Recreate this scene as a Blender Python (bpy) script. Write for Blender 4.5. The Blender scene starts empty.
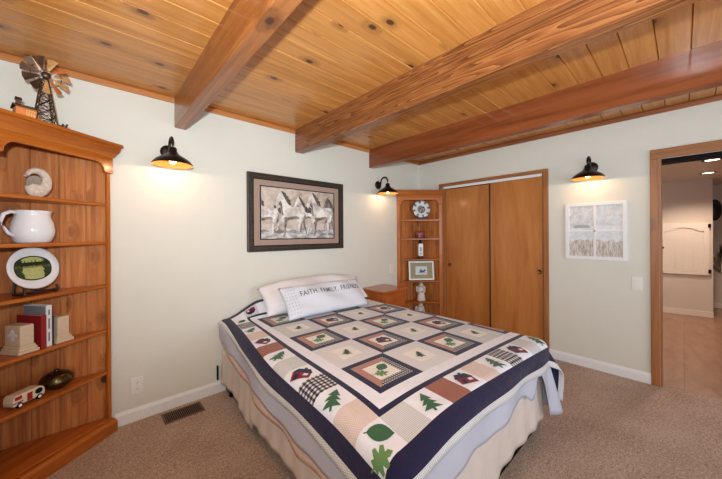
import bpy, bmesh, math, random
from mathutils import Vector, Matrix, Euler
random.seed(7)
PI = math.pi
C = bpy.context.scene.collection
S = bpy.context.scene

# ------------------------------------------------------------------ materials
def lin(r, g, b):
    f = lambda v: (v/255/12.92) if v/255 <= .04045 else ((v/255+.055)/1.055)**2.4
    return (f(r), f(g), f(b), 1)

class N:
    """tiny node helper"""
    def __init__(self, name):
        self.m = bpy.data.materials.new(name); self.m.use_nodes = True
        self.t = self.m.node_tree; self.n = self.t.nodes
        self.b = self.n['Principled BSDF']
    def new(self, kind, **kw):
        x = self.n.new(kind)
        for k, v in kw.items(): setattr(x, k, v)
        return x
    def link(self, a, b): self.t.links.new(a, b)
    def put(self, sock, v):
        if isinstance(v, bpy.types.NodeSocket): self.link(v, sock)
        else: sock.default_value = v
    def math(self, op, a, b=0.0, c=None):
        x = self.new('ShaderNodeMath', operation=op)
        self.put(x.inputs[0], a); self.put(x.inputs[1], b)
        if c is not None: self.put(x.inputs[2], c)
        return x.outputs[0]
    def mix(self, f, a, b, kind='MIX'):
        x = self.new('ShaderNodeMix', data_type='RGBA', blend_type=kind)
        self.put(x.inputs[0], f); self.put(x.inputs[6], a); self.put(x.inputs[7], b)
        return x.outputs[2]
    def coord(self, which='Object'): return self.new('ShaderNodeTexCoord').outputs[which]
    def xyz(self, v):
        x = self.new('ShaderNodeSeparateXYZ'); self.link(v, x.inputs[0]); return x.outputs
    def comb(self, a, b, c):
        x = self.new('ShaderNodeCombineXYZ')
        for i, v in enumerate((a, b, c)): self.put(x.inputs[i], v)
        return x.outputs[0]
    def noise(self, v, scale=5, detail=4, rough=.55, dist=0.0):
        x = self.new('ShaderNodeTexNoise'); self.link(v, x.inputs['Vector'])
        x.inputs['Scale'].default_value = scale; x.inputs['Detail'].default_value = detail
        x.inputs['Roughness'].default_value = rough; x.inputs['Distortion'].default_value = dist
        return x.outputs['Fac']
    def ramp(self, f, stops):
        x = self.new('ShaderNodeValToRGB'); self.link(f, x.inputs[0]); e = x.color_ramp.elements
        while len(e) < len(stops): e.new(.5)
        for q, (p, c) in zip(e, stops): q.position = p; q.color = c
        return x.outputs[0]
    def bump(self, h, strength=.3, dist=.01):
        x = self.new('ShaderNodeBump'); x.inputs['Strength'].default_value = strength
        x.inputs['Distance'].default_value = dist; self.link(h, x.inputs['Height'])
        self.link(x.outputs[0], self.b.inputs['Normal'])
    def done(self, col, rough=.5, metal=0.0, spec=None, coat=0.0):
        self.put(self.b.inputs['Base Color'], col); self.put(self.b.inputs['Roughness'], rough)
        self.b.inputs['Metallic'].default_value = metal
        if spec is not None: self.b.inputs['Specular IOR Level'].default_value = spec
        if coat: self.b.inputs['Coat Weight'].default_value = coat; self.b.inputs['Coat Roughness'].default_value = .15
        return self.m

def plain(name, rgb, rough=.5, metal=0.0, spec=None, var=.06, scale=30, bump=0.0):
    n = N(name); c = lin(*rgb)
    f = n.noise(n.coord(), scale, 3)
    lo = tuple(max(0, v*(1-var)) for v in c[:3])+(1,); hi = tuple(min(1, v*(1+var)) for v in c[:3])+(1,)
    col = n.ramp(f, [(.3, lo), (.7, hi)])
    if bump: n.bump(f, bump, .003)
    return n.done(col, rough, metal, spec)

def emit(name, rgb, strength):
    n = N(name); n.b.inputs['Emission Color'].default_value = lin(*rgb); n.b.inputs['Emission Strength'].default_value = strength
    return n.done(lin(*rgb), .4)

def wood(name, dark, mid, light, axis=0, plank=None, knots=.5, kscale=4.5, ksize=.1, rough=.4, coarse=1.0, coat=0.0, seed=0.0, spec=.4, bump=.05, rings=0.0, flatk=False, tone=.2, across=15.0, ringn=9.0):
    """grain runs along `axis` (object space); plank=(axis, width, offset) gives each board its own tone"""
    n = N(name); s = n.xyz(n.coord())
    c = [s[0], s[1], s[2]]; ac = [i for i in range(3) if i != axis]
    if plank:
        idx = n.math('FLOOR', n.math('DIVIDE', n.math('SUBTRACT', c[plank[0]], plank[2]), plank[1]))
        wn = n.new('ShaderNodeTexWhiteNoise', noise_dimensions='1D'); n.put(wn.inputs['W'], n.math('ADD', idx, 3.3+seed)); rnd = wn.outputs['Value']
    else: rnd = None
    v = [None]*3
    v[axis] = n.math('MULTIPLY', c[axis], 1.3*coarse)
    if rnd is not None: v[axis] = n.math('ADD', v[axis], n.math('MULTIPLY', rnd, 37.0))
    for i in ac: v[i] = n.math('ADD', n.math('MULTIPLY', c[i], across*coarse), seed)
    vec = n.comb(*v)
    # knots
    kv = list(c)
    if rnd is not None: kv[axis] = n.math('ADD', kv[axis], n.math('MULTIPLY', rnd, 7.0))
    kv[axis] = n.math('MULTIPLY', kv[axis], .62)
    kv = n.comb(*kv)
    vo = n.new('ShaderNodeTexVoronoi', voronoi_dimensions='2D' if flatk else '3D'); n.link(kv, vo.inputs['Vector']); vo.inputs['Scale'].default_value = kscale
    d = vo.outputs['Distance']; pick = n.math('LESS_THAN', n.xyz(vo.outputs['Color'])[0], knots)
    def soft(r0, r1):
        x = n.new('ShaderNodeMapRange'); x.interpolation_type = 'SMOOTHSTEP'; n.link(d, x.inputs[0])
        x.inputs[1].default_value = r0; x.inputs[2].default_value = r1; x.inputs[3].default_value = 1; x.inputs[4].default_value = 0
        return n.math('MULTIPLY', x.outputs[0], pick)
    core = soft(ksize*.55, ksize); halo = soft(ksize, ksize*3.0)
    # grain bends round the knots
    vec2 = n.new('ShaderNodeVectorMath', operation='ADD'); n.link(vec, vec2.inputs[0])
    off = n.math('MULTIPLY', halo, .8); n.link(n.comb(off, off, off), vec2.inputs[1]); vec = vec2.outputs[0]
    g = n.noise(vec, 1.0, 5, .6, .6)
    fine = n.noise(vec, 5.0, 3, .6)
    if rings:
        w = n.math('FRACT', n.math('MULTIPLY', n.noise(vec, .55, 2, .4, .4), ringn))
        g = n.math('ADD', n.math('MULTIPLY', g, 1-rings), n.math('MULTIPLY', w, rings))
    f = n.math('ADD', n.math('MULTIPLY', g, .75), n.math('MULTIPLY', fine, .25))
    col = n.ramp(f, [(.28, lin(*dark)), (.5, lin(*mid)), (.72, lin(*light))])
    if rnd is not None:
        k = n.math('ADD', n.math('MULTIPLY', rnd, tone), 1.0-tone*.55)
        col = n.mix(1.0, col, n.comb(k, n.math('POWER', k, 1.15), n.math('POWER', k, 1.3)), 'MULTIPLY')
    col = n.mix(n.math('MULTIPLY', halo, .45), col, lin(*[v*.72 for v in dark]))
    col = n.mix(n.math('MULTIPLY', core, .88), col, lin(62, 28, 12))
    if bump: n.bump(f, bump, .004)
    return n.done(col, rough, 0, spec, coat)

M = {}
M['wall'] = plain('wall_paint', (222, 220, 208), .75, var=.012, scale=6, bump=.03)
M['white'] = plain('white_trim_paint', (238, 238, 238), .45, var=.02)
M['ceil'] = wood('ceiling_pine', (178, 110, 48), (208, 142, 72), (226, 166, 94), axis=0, plank=(1, .135, -2.6), knots=.4, kscale=4.3, ksize=.085, rough=.3, coat=.25, bump=.02, flatk=True, tone=.18, across=30)
M['groove'] = plain('ceiling_groove', (96, 56, 28), .7)
M['beam'] = wood('beam_wood', (106, 58, 26), (150, 90, 44), (176, 116, 64), axis=1, knots=.3, kscale=2.2, ksize=.05, rough=.36, coarse=.9, coat=.3, bump=.3, seed=4.1, across=34)
M['beam_red'] = wood('reddish_beam_wood', (96, 46, 22), (136, 72, 36), (158, 90, 54), axis=1, knots=.3, kscale=2.2, ksize=.05, rough=.3, coarse=.7, coat=.4, bump=.3, seed=1.7, across=20)
M['beam_rough'] = wood('rough_beam_wood', (70, 36, 18), (136, 80, 40), (168, 112, 62), axis=1, knots=.5, kscale=2.4, ksize=.09, rough=.42, coarse=.9, coat=.3, bump=.9, seed=9.2, rings=.4, across=30, ringn=16)
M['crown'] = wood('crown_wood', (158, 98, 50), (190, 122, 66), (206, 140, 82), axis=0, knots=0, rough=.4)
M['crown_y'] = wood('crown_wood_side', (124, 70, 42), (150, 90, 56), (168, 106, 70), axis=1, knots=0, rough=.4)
M['pine'] = wood('shelf_pine', (122, 56, 14), (176, 96, 30), (202, 122, 50), axis=0, knots=.3, kscale=4, ksize=.08, rough=.33, coat=.3, across=28)
M['pine_v'] = wood('shelf_pine_upright', (122, 56, 14), (176, 96, 30), (202, 122, 50), axis=2, knots=.3, kscale=4, ksize=.08, rough=.33, coat=.3, seed=2, across=28)
M['pine_b'] = wood('shelf_back_boards', (140, 72, 30), (190, 116, 60), (214, 148, 92), axis=2, plank=(0, .118, -.02), knots=.6, kscale=7, ksize=.14, rough=.6, spec=.2, seed=5, across=28, tone=.22)
M['closet'] = wood('closet_plywood', (158, 90, 38), (188, 118, 58), (206, 138, 76), axis=2, knots=0, rough=.35, coarse=.55, coat=.2, bump=.01, across=9)
M['casing'] = wood('casing_wood', (136, 84, 46), (166, 108, 62), (186, 126, 76), axis=2, knots=.15, rough=.42, across=30)
M['casing_h'] = wood('casing_wood_head', (136, 84, 46), (166, 108, 62), (186, 126, 76), axis=1, knots=.15, rough=.42, across=30)
M['night'] = wood('nightstand_wood', (140, 66, 26), (176, 92, 40), (196, 112, 54), axis=0, knots=.2, rough=.25, coat=.4)
M['bronze'] = plain('dark_bronze', (44, 34, 30), .38, .7, var=.15)
M['copper_in'] = plain('copper_lining', (198, 124, 62), .5, .1)
M['bulb'] = emit('lamp_bulb', (255, 226, 178), 10)
M['vent'] = plain('vent_bronze', (112, 90, 66), .45, .4)
M['black'] = plain('black_paint', (14, 12, 12), .7, spec=.15)
M['plastic'] = plain('white_plastic', (236, 234, 230), .35, var=.01)
M['slot'] = plain('outlet_slot', (60, 58, 56), .5)
M['brass'] = plain('aged_brass', (120, 92, 52), .35, .8)
M['copper'] = plain('copper_sheet', (222, 142, 84), .35, .6, var=.25, scale=18)
M['tin'] = plain('tarnished_tin', (96, 74, 58), .4, .8, var=.3, scale=22)
M['brass_l'] = plain('pale_brass', (236, 192, 130), .35, .5, var=.2)

def carpet():
    n = N('carpet'); v = n.coord()
    a = n.noise(v, 150, 4, .8); b = n.noise(v, 3, 3); c_ = n.noise(v, 55, 4, .75)
    f = n.math('ADD', n.math('MULTIPLY', a, .6), n.math('ADD', n.math('MULTIPLY', b, .12), n.math('MULTIPLY', c_, .28)))
    col = n.ramp(f, [(.40, lin(136, 108, 92)), (.5, lin(206, 180, 162)), (.60, lin(246, 230, 216))])
    n.bump(n.math('ADD', a, c_), .9, .012)
    return n.done(col, .95, 0, .1)
M['carpet'] = carpet()

def hall_tile():
    n = N('hall_tile'); s = n.xyz(n.coord())
    br = n.new('ShaderNodeTexBrick'); n.link(n.comb(n.math('ADD', s[0], .2), s[1], 0.0), br.inputs['Vector'])
    br.offset = 0.5; br.inputs['Scale'].default_value = 1.0; br.inputs['Mortar Size'].default_value = .004
    br.inputs['Brick Width'].default_value = .9; br.inputs['Row Height'].default_value = .45
    br.inputs['Color1'].default_value = lin(168, 124, 98); br.inputs['Color2'].default_value = lin(154, 112, 88); br.inputs['Mortar'].default_value = lin(104, 84, 72)
    f = n.noise(n.comb(n.math('MULTIPLY', s[0], 1.2), n.math('MULTIPLY', s[1], 4), 0.0), 2, 5, .6, 1.2)
    col = n.mix(.4, br.outputs['Color'], n.ramp(f, [(.35, lin(138, 98, 76)), (.65, lin(192, 152, 126))]))
    return n.done(col, .3, 0, .5)
M['tile'] = hall_tile()

# ------------------------------------------------------------------ mesh builder
class MB:
    def __init__(self): self.bm = bmesh.new(); self.T = Matrix.Identity(4)
    def at(self, loc=(0, 0, 0), rot=(0, 0, 0)):
        self.T = Matrix.Translation(loc) @ Euler(rot).to_matrix().to_4x4(); return self
    def v(self, p): return self.bm.verts.new(self.T @ Vector(p))
    def face(self, vs):
        try: return self.bm.faces.new(vs)
        except ValueError: return None
    def box(self, a, b):
        x0, y0, z0 = a; x1, y1, z1 = b
        p = [self.v(q) for q in ((x0,y0,z0),(x1,y0,z0),(x1,y1,z0),(x0,y1,z0),(x0,y0,z1),(x1,y0,z1),(x1,y1,z1),(x0,y1,z1))]
        for f in ((3,2,1,0),(4,5,6,7),(0,1,5,4),(1,2,6,5),(2,3,7,6),(3,0,4,7)): self.face([p[i] for i in f])
        return self
    def prism(self, poly, h, axis='z', base=0.0):
        """poly of 2-D points extruded from base to base+h along axis"""
        def P(q, t):
            a, b = q
            return {'z': (a, b, t), 'y': (a, t, b), 'x': (t, a, b)}[axis]
        lo = [self.v(P(q, base)) for q in poly]; hi = [self.v(P(q, base+h)) for q in poly]
        self.face(lo); self.face(hi[::-1])
        n = len(poly)
        for i in range(n): self.face([lo[i], hi[i], hi[(i+1) % n], lo[(i+1) % n]])
        return self
    def lathe(self, prof, seg=28, closed=False, sx=1.0, sy=1.0):
        rings = []
        for r, z in prof:
            if r < 1e-5: rings.append([self.v((0, 0, z))])
            else: rings.append([self.v((r*sx*math.cos(2*PI*i/seg), r*sy*math.sin(2*PI*i/seg), z)) for i in range(seg)])
        pairs = list(zip(rings, rings[1:]))
        if closed: pairs.append((rings[-1], rings[0]))
        for A, B in pairs:
            for i in range(seg):
                j = (i+1) % seg
                if len(A) == 1 and len(B) == 1: continue
                if len(A) == 1: self.face([A[0], B[i], B[j]])
                elif len(B) == 1: self.face([A[i], A[j], B[0]])
                else: self.face([A[i], A[j], B[j], B[i]])
        return self
    def tube(self, pts, r, seg=10):
        pts = [Vector(p) for p in pts]; rr = r if isinstance(r, (list, tuple)) else [r]*len(pts)
        rings = []; ref = None
        for i, p in enumerate(pts):
            d = (pts[min(i+1, len(pts)-1)]-pts[max(i-1, 0)]).normalized()
            if ref is None: ref = Vector((0, 0, 1)) if abs(d.z) < .9 else Vector((1, 0, 0))
            a = d.cross(ref).normalized(); b = d.cross(a).normalized(); ref = b.cross(d).normalized() if False else ref
            rings.append([self.v(p+a*rr[i]*math.cos(2*PI*k/seg)+b*rr[i]*math.sin(2*PI*k/seg)) for k in range(seg)])
        for A, B in zip(rings, rings[1:]):
            for k in range(seg): self.face([A[k], A[(k+1) % seg], B[(k+1) % seg], B[k]])
        self.face(rings[0]); self.face(rings[-1][::-1]); return self
    def ball(self, c, r, seg=16, rings=10):
        rx, ry, rz = r if isinstance(r, (tuple, list)) else (r, r, r)
        R = []
        for i in range(rings+1):
            t = PI*i/rings
            if i in (0, rings): R.append([self.v((c[0], c[1], c[2]+rz*math.cos(t)))])
            else: R.append([self.v((c[0]+rx*math.sin(t)*math.cos(2*PI*k/seg), c[1]+ry*math.sin(t)*math.sin(2*PI*k/seg), c[2]+rz*math.cos(t))) for k in range(seg)])
        for A, B in zip(R, R[1:]):
            for k in range(seg):
                j = (k+1) % seg
                if len(A) == 1: self.face([A[0], B[k], B[j]])
                elif len(B) == 1: self.face([A[k], B[0], A[j]])
                else: self.face([A[k], B[k], B[j], A[j]])
        return self
    def grid(self, fn, nu, nv, close_u=False):
        V = [[self.v(fn(i/nu, j/nv)) for j in range(nv+1)] for i in range(nu if close_u else nu+1)]
        for i in range(nu):
            for j in range(nv):
                a, b = V[i], V[(i+1) % len(V)]
                self.face([a[j], b[j], b[j+1], a[j+1]])
        return self
    def build(self, name, mat, parent=None, smooth=False, bevel=0.0, solid=0.0, recalc=True):
        if recalc: bmesh.ops.recalc_face_normals(self.bm, faces=self.bm.faces[:])
        me = bpy.data.meshes.new(name); self.bm.to_mesh(me); self.bm.free()
        for m in (mat if isinstance(mat, list) else [mat]): me.materials.append(m)
        if smooth:
            for p in me.polygons: p.use_smooth = True
        o = bpy.data.objects.new(name, me); C.objects.link(o)
        if parent: o.parent = parent
        if solid:
            s = o.modifiers.new('solid', 'SOLIDIFY'); s.thickness = solid; s.offset = 0
        if bevel:
            b = o.modifiers.new('bevel', 'BEVEL'); b.width = bevel; b.segments = 2; b.limit_method = 'ANGLE'; b.angle_limit = .7
        return o

def tag(o, label=None, cat=None, group=None, kind=None):
    for k, v in (('label', label), ('category', cat), ('group', group), ('kind', kind)):
        if v: o[k] = v
    return o
def thing(name, label, cat, loc=(0, 0, 0), rz=0.0, group=None):
    o = bpy.data.objects.new(name, None); o.empty_display_size = .05; C.objects.link(o)
    o.location = loc; o.rotation_euler = (0, 0, rz)
    return tag(o, label, cat, group)
def struct(o): o['kind'] = 'structure'; return o
def lerp(a, b, t): return a+(b-a)*t
def sstep(t, a, b):
    t = max(0, min(1, (t-a)/(b-a))); return t*t*(3-2*t)

# ------------------------------------------------------------------ room
DA, DB, XC, YD, ZC = 2.674, 3.627, -.405, -2.6, 2.40
WT = .12
struct(MB().box((XC-WT, YD-WT, -.1), (DB+.06, DA+WT, 0)).build('floor', M['carpet']))
struct(MB().box((XC-WT, DA, 0), (DB+WT, DA+WT, ZC+.1)).build('wall_back', M['wall']))
# left wall with an unseen window opening added behind the camera for light
m = MB()
wy0, wy1, wz0, wz1 = -1.9, -.75, .85, 2.0
m.box((XC-WT, YD, 0), (XC, wy0, ZC+.1)).box((XC-WT, wy1, 0), (XC, DA, ZC+.1)).box((XC-WT, wy0, 0), (XC, wy1, wz0)).box((XC-WT, wy0, wz1), (XC, wy1, ZC+.1))
struct(m.build('wall_left', M['wall']))
m = MB()
fx0, fx1, fz0, fz1 = .7, 2.9, .7, 2.05  # unseen window opening in the front wall, also put in for light
m.box((XC-WT, YD-WT, 0), (fx0, YD, ZC+.1)).box((fx1, YD-WT, 0), (DB+WT, YD, ZC+.1)).box((fx0, YD-WT, 0), (fx1, YD, fz0)).box((fx0, YD-WT, fz1), (fx1, YD, ZC+.1))
struct(m.build('wall_front', M['wall']))
# right wall: closet opening and doorway
cy0, cy1, cz = 1.03, 2.27, 1.985
dy0, dy1, dz = -.72, .139, 1.963
m = MB()
m.box((DB, cy1, 0), (DB+WT, DA, ZC+.1)).box((DB, dy1, 0), (DB+WT, cy0, ZC+.1)).box((DB, YD, 0), (DB+WT, dy0, ZC+.1))
m.box((DB, cy0, cz), (DB+WT, cy1, ZC+.1)).box((DB, dy0, dz), (DB+WT, dy1, ZC+.1))
struct(m.build('wall_right', M['wall']))
# ceiling boards with V grooves, running along X
m = MB(); g = .0055; y = YD
while y < DA:
    y1 = min(y+.135, DA)
    m.bm.verts.ensure_lookup_table()
    m.prism([(y+.0007, ZC+.012), (y+.0007, ZC+.006), (y+g, ZC), (y1-g*.6, ZC), (y1-.0007, ZC+.006), (y1-.0007, ZC+.012)], DB-XC, 'x', XC)
    y = y1
struct(m.build('ceiling', M['ceil']))
struct(MB().box((XC-WT, YD-WT, ZC+.012), (DB+WT, DA+WT, ZC+.1)).build('ceiling', M['groove']))

# beams
def beam(x0, x1, label, mat, amp, seed):
    rnd = random.Random(seed); m = MB(); ny = 60; zb = 2.17
    ph = [rnd.uniform(0, 6) for _ in range(6)]
    def prof(yy):
        w = lambda k: amp*(math.sin(yy*3.1+ph[k])+.6*math.sin(yy*9.3+ph[k]*2)+.4*math.sin(yy*23+ph[k]*3))
        c = .006
        return [(x0+w(0), ZC), (x0+w(1), zb+c), (x0+c+w(1), zb+w(2)), (x1-c+w(3), zb+w(4)), (x1+w(3), zb+c), (x1+w(5), ZC)]
    rows = []
    for i in range(ny+1):
        yy = lerp(YD, DA, i/ny); rows.append([m.v((a, yy, b)) for a, b in prof(yy)])
    for A, B in zip(rows, rows[1:]):
        for k in range(6): m.face([A[k], A[(k+1) % 6], B[(k+1) % 6], B[k]])
    m.face(rows[0]); m.face(rows[-1])
    return tag(m.build('ceiling_beam', mat), label, 'beam', 'ceiling beams')
beam(.487, .572, 'wooden ceiling beam nearest the tall left bookcase, smooth faced', M['beam'], .0008, 1)
beam(1.546, 1.634, 'rough weathered wooden ceiling beam, middle of the three, ending above the horse picture', M['beam_rough'], .0022, 2)
beam(2.597, 2.684, 'reddish ceiling beam running closest to the closet wall', M['beam_red'], .001, 3)

# crown strips between the beams, baseboards
def crownA(x0, x1):
    m = MB(); m.prism([(DA-.001, ZC-.043), (DA-.014, ZC-.043), (DA-.018, ZC-.036), (DA-.018, ZC-.006), (DA-.012, ZC-.0005), (DA-.001, ZC-.0005)], x1-x0, 'x', x0)
    return struct(m.build('trim_1', M['crown']))
for k, (a, b) in enumerate(((XC, .483), (.577, 1.541), (1.639, 2.592), (2.689, DB-.02))):
    o = crownA(a, b); o.name = f'trim_{k+1}'
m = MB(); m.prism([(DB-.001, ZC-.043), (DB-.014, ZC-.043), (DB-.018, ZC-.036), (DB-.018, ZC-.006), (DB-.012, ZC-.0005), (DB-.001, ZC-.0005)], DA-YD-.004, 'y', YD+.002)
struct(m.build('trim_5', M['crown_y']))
bp = lambda d: [(d, 0.001), (d-.014, 0.001), (d-.014, .072), (d-.009, .084), (d-.006, .093), (d, .093)]
struct(MB().prism([(p, q) for p, q in bp(DA)], 3.10-.12, 'x', .12).build('baseboard_back', M['white']))
struct(MB().prism(bp(DB), .975-.196, 'y', .196).build('baseboard_right', M['white']))

# door and closet casings
def casing(name, y0, y1, z1, w, wz):
    r = bpy.data.objects.new(name, None); C.objects.link(r); struct(r); r.location = (DB, (y0+y1)/2, 0)
    h = (y1-y0)/2
    MB().box((-.02, h-w, 0.001), (0, h, z1-wz)).build('side_casing', M['casing'], r, bevel=.004)
    MB().box((-.02, -h, 0.001), (0, -h+w, z1-wz)).build('side_casing', M['casing'], r, bevel=.004)
    MB().box((-.02, -h, z1-wz), (0, h, z1)).build('head_casing', M['casing_h'], r, bevel=.004)
    return r
# closet
r = casing('door_1', .975, 2.318, 2.024, .048, .04)
h = .62; my = (.975+2.318)/2
MB().box((.002, -h+.004, 1.953), (.018, h-.004, cz-.002)).build('track_fascia', M['white'], r)
MB().box((.0, -h-.001, .001), (.11, -h+.012, cz)).build('jamb', M['casing'], r); MB().box((.0, h-.012, .001), (.11, h+.001, cz)).build('jamb', M['casing'], r)
d = MB().box((.022, -h+.014, .003), (.05, -.018, 1.952)).build('sliding_door', M['closet'], r, bevel=.002)
MB().box((.0212, -.036, .003), (.0222, -.018, 1.952)).build('gap_shade_strip', plain('gap_shade', (70, 38, 18), .5), d)  # added dark strip, stands in for the shaded gap between the doors
e = MB().box((.066, -.05, .003), (.092, h-.014, 1.952)).build('sliding_door', M['closet'], r, bevel=.002)
def pull(parent, x, y, z):
    m = MB().at((x, y, z), (0, -PI/2, 0)).lathe([(.026, 0), (.026, .004), (.022, .006), (.018, .002), (0, .001)], 20)
    m.build('finger_pull', M['brass'], parent, smooth=True)
pull(d, .021, 1.073-my, .905); pull(e, .065, 2.205-my, .90)
MB().box((.097, -h, -.008), (.11, h, 1.98)).build('backing', M['black'], r)
# doorway to the hall
r = casing('door_2', -.777, .196, 2.048, .055, .083)
hy = (-.777+.196)/2
MB().box((0, dy1-hy-.012, .001), (WT, dy1-hy+.001, dz)).build('jamb', M['casing'], r); MB().box((0, dy0-hy-.001, .001), (WT, dy0-hy+.012, dz)).build('jamb', M['casing'], r)
MB().box((.002, dy0-hy+.013, dz-.036), (WT-.002, dy1-hy-.013, dz)).build('head_recess_shade', M['black'], r)  # black box stands in for the shade in the track recess

# ------------------------------------------------------------------ hall beyond the door
HX0, HX1, HZ = DB+WT, 8.4, 2.16
M['hall_wall'] = plain('hall_paint', (214, 198, 184), .7, var=.015, scale=5)
M['hall_white'] = plain('hall_white_paint', (232, 218, 204), .45, var=.02)
struct(MB().box((DB+.06, -2.6, -.1), (HX1, 1.6, -.004)).build('floor', M['tile']))
struct(MB().box((DB+.06, 1.6, -.1), (HX0+.05, DA+WT, -.002)).build('floor', M['carpet']))
struct(MB().box((HX0, -2.6, HZ), (HX1, 1.6, HZ+.1)).build('ceiling', M['hall_white']))
m = MB(); th = math.atan2(.093, -.581)  # the far wall runs slightly aslant
def hp(t, off=0): # t metres along far wall from its right-hand end at (7.117,-.307)
    ux, uy = -.158, .9874
    return (7.117+ux*t-uy*off, -.307+uy*t+ux*off)
m.prism([hp(0), hp(1.95), hp(1.95, -.12), hp(0, -.12)], HZ, 'z', 0)
struct(m.build('wall_hall', M['hall_wall']))
struct(MB().prism([hp(0, .012), hp(1.9, .012), hp(1.9, .001), hp(0, .001)], .09, 'z', 0).build('baseboard_hall', M['hall_white']))
struct(MB().box((8.1, -2.6, 0), (8.22, 1.6, HZ)).build('wall_hall_end', M['hall_wall']))
struct(MB().box((8.085, -2.6, 0), (8.099, 1.6, .09)).build('baseboard_hall_end', M['hall_white']))
struct(MB().box((HX0, -2.72, 0), (HX1, -2.6, HZ)).build('wall_hall_side', M['hall_wall']))
struct(MB().box((HX0, 1.6, 0), (HX1, 1.72, HZ)).build('wall_hall_near', M['hall_wall']))
# arched cabinet door set in the hall wall
pos = hp(.315, .001)
t = thing('cabinet_door', 'cream arched panel door with dark hinges set in hall wall', 'cabinet door', (pos[0], pos[1], .66), math.atan2(-.158, -.9874)-PI/2+PI)
# local: x along wall (towards viewer right = -Y), y out of wall
t.rotation_euler = (0, 0, math.atan2(-.9874, .158))
W2, H2 = .27, .82
def archpoly(w, z0, z1, rise, n=16):
    pts = [(-w, z0), (w, z0)]
    for i in range(n+1):
        u = 1-2*i/n; pts.append((w*u, z1+rise*(0.5+0.5*math.cos(PI*u))))
    return pts
MB().box((-W2, -.02, 0), (W2, 0, H2)).build('door_slab', M['hall_white'], t, bevel=.003)
mm = MB()
for a, b in (((-W2, -.036, 0), (-W2+.055, -.02, H2)), ((W2-.055, -.036, 0), (W2, -.02, H2)), ((-W2+.055, -.036, 0), (W2-.055, -.02, .06))): mm.box(a, b)
top = [(-.215, H2), (.215, H2)]
for i in range(17):
    u = 1-2*i/16; top.append((.215*u, H2-.14+.07*(0.5+0.5*math.cos(PI*u))))
mm.prism(top, -.016, 'y', -.02); mm.build('door_rails', M['hall_white'], t, bevel=.002)
mm = MB()
for i in range(4): mm.box((-.2+.1*i+.003, -.026, .065), (-.1+.1*i-.003, -.0205, H2-.1))
mm.build('panel_boards', M['hall_white'], t)
for zz in (.03, H2-.08): MB().box((W2-.012, -.042, zz), (W2+.02, -.002, zz+.06)).build('hinge', M['black'], t)
MB().at((-W2+.03, -.036, .42), (PI/2, 0, 0)).lathe([(0, 0.024), (.014, .02), (.016, .012), (.007, .006), (.007, 0)], 14).build('knob', M['black'], t, smooth=True)
for i, (x, y) in enumerate(((5.25, -.225), (6.35, -.235))):
    c = thing('ceiling_light', ('recessed hall ceiling light nearer the doorway', 'recessed hall ceiling light farther from the doorway')[i], 'ceiling light', (x, y, HZ-.002), group='hall ceiling lights')
    MB().lathe([(.085, 0), (.085, -.006), (.062, -.006), (.058, .0)], 28, True).build('trim_ring', M['bronze'], c, smooth=True)
    MB().lathe([(.06, -.001), (.03, -.004), (0, -.005)], 24).build('lens', emit('can_lens', (255, 236, 210), 5), c, smooth=True)
t = thing('wall_ornament', 'dark oval ornament high on the far hall wall', 'wall ornament', (8.098, -.372, 1.72))
MB().at((0, 0, 0), (0, -PI/2, 0)).lathe([(0, .02), (.05, .018), (.07, .006), (.09, .004), (.1, .018), (.11, .008), (.11, 0), (0, 0)], 28, sx=1.7, sy=.75).build('ornament_body', M['bronze'], t, smooth=True)
t = thing('leaf_wall_hanging', 'tarnished metal leaf sculpture low on the far hall wall at right edge', 'wall ornament', (8.098, -.43, .62))
for k in range(6):
    a = -.5+.2*k; mm = MB().at((-.02, 0, .08*k), (a*1.2, 0, 0))
    mm.prism([(0, 0), (.03, .07), (.02, .16), (0, .22), (-.02, .16), (-.03, .07)], .008, 'x', -.004); mm.build('leaf', M['tin'], t)
MB().tube([(-.012, 0, 0), (-.012, 0, .5)], .008).build('stem', M['tin'], t)

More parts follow.
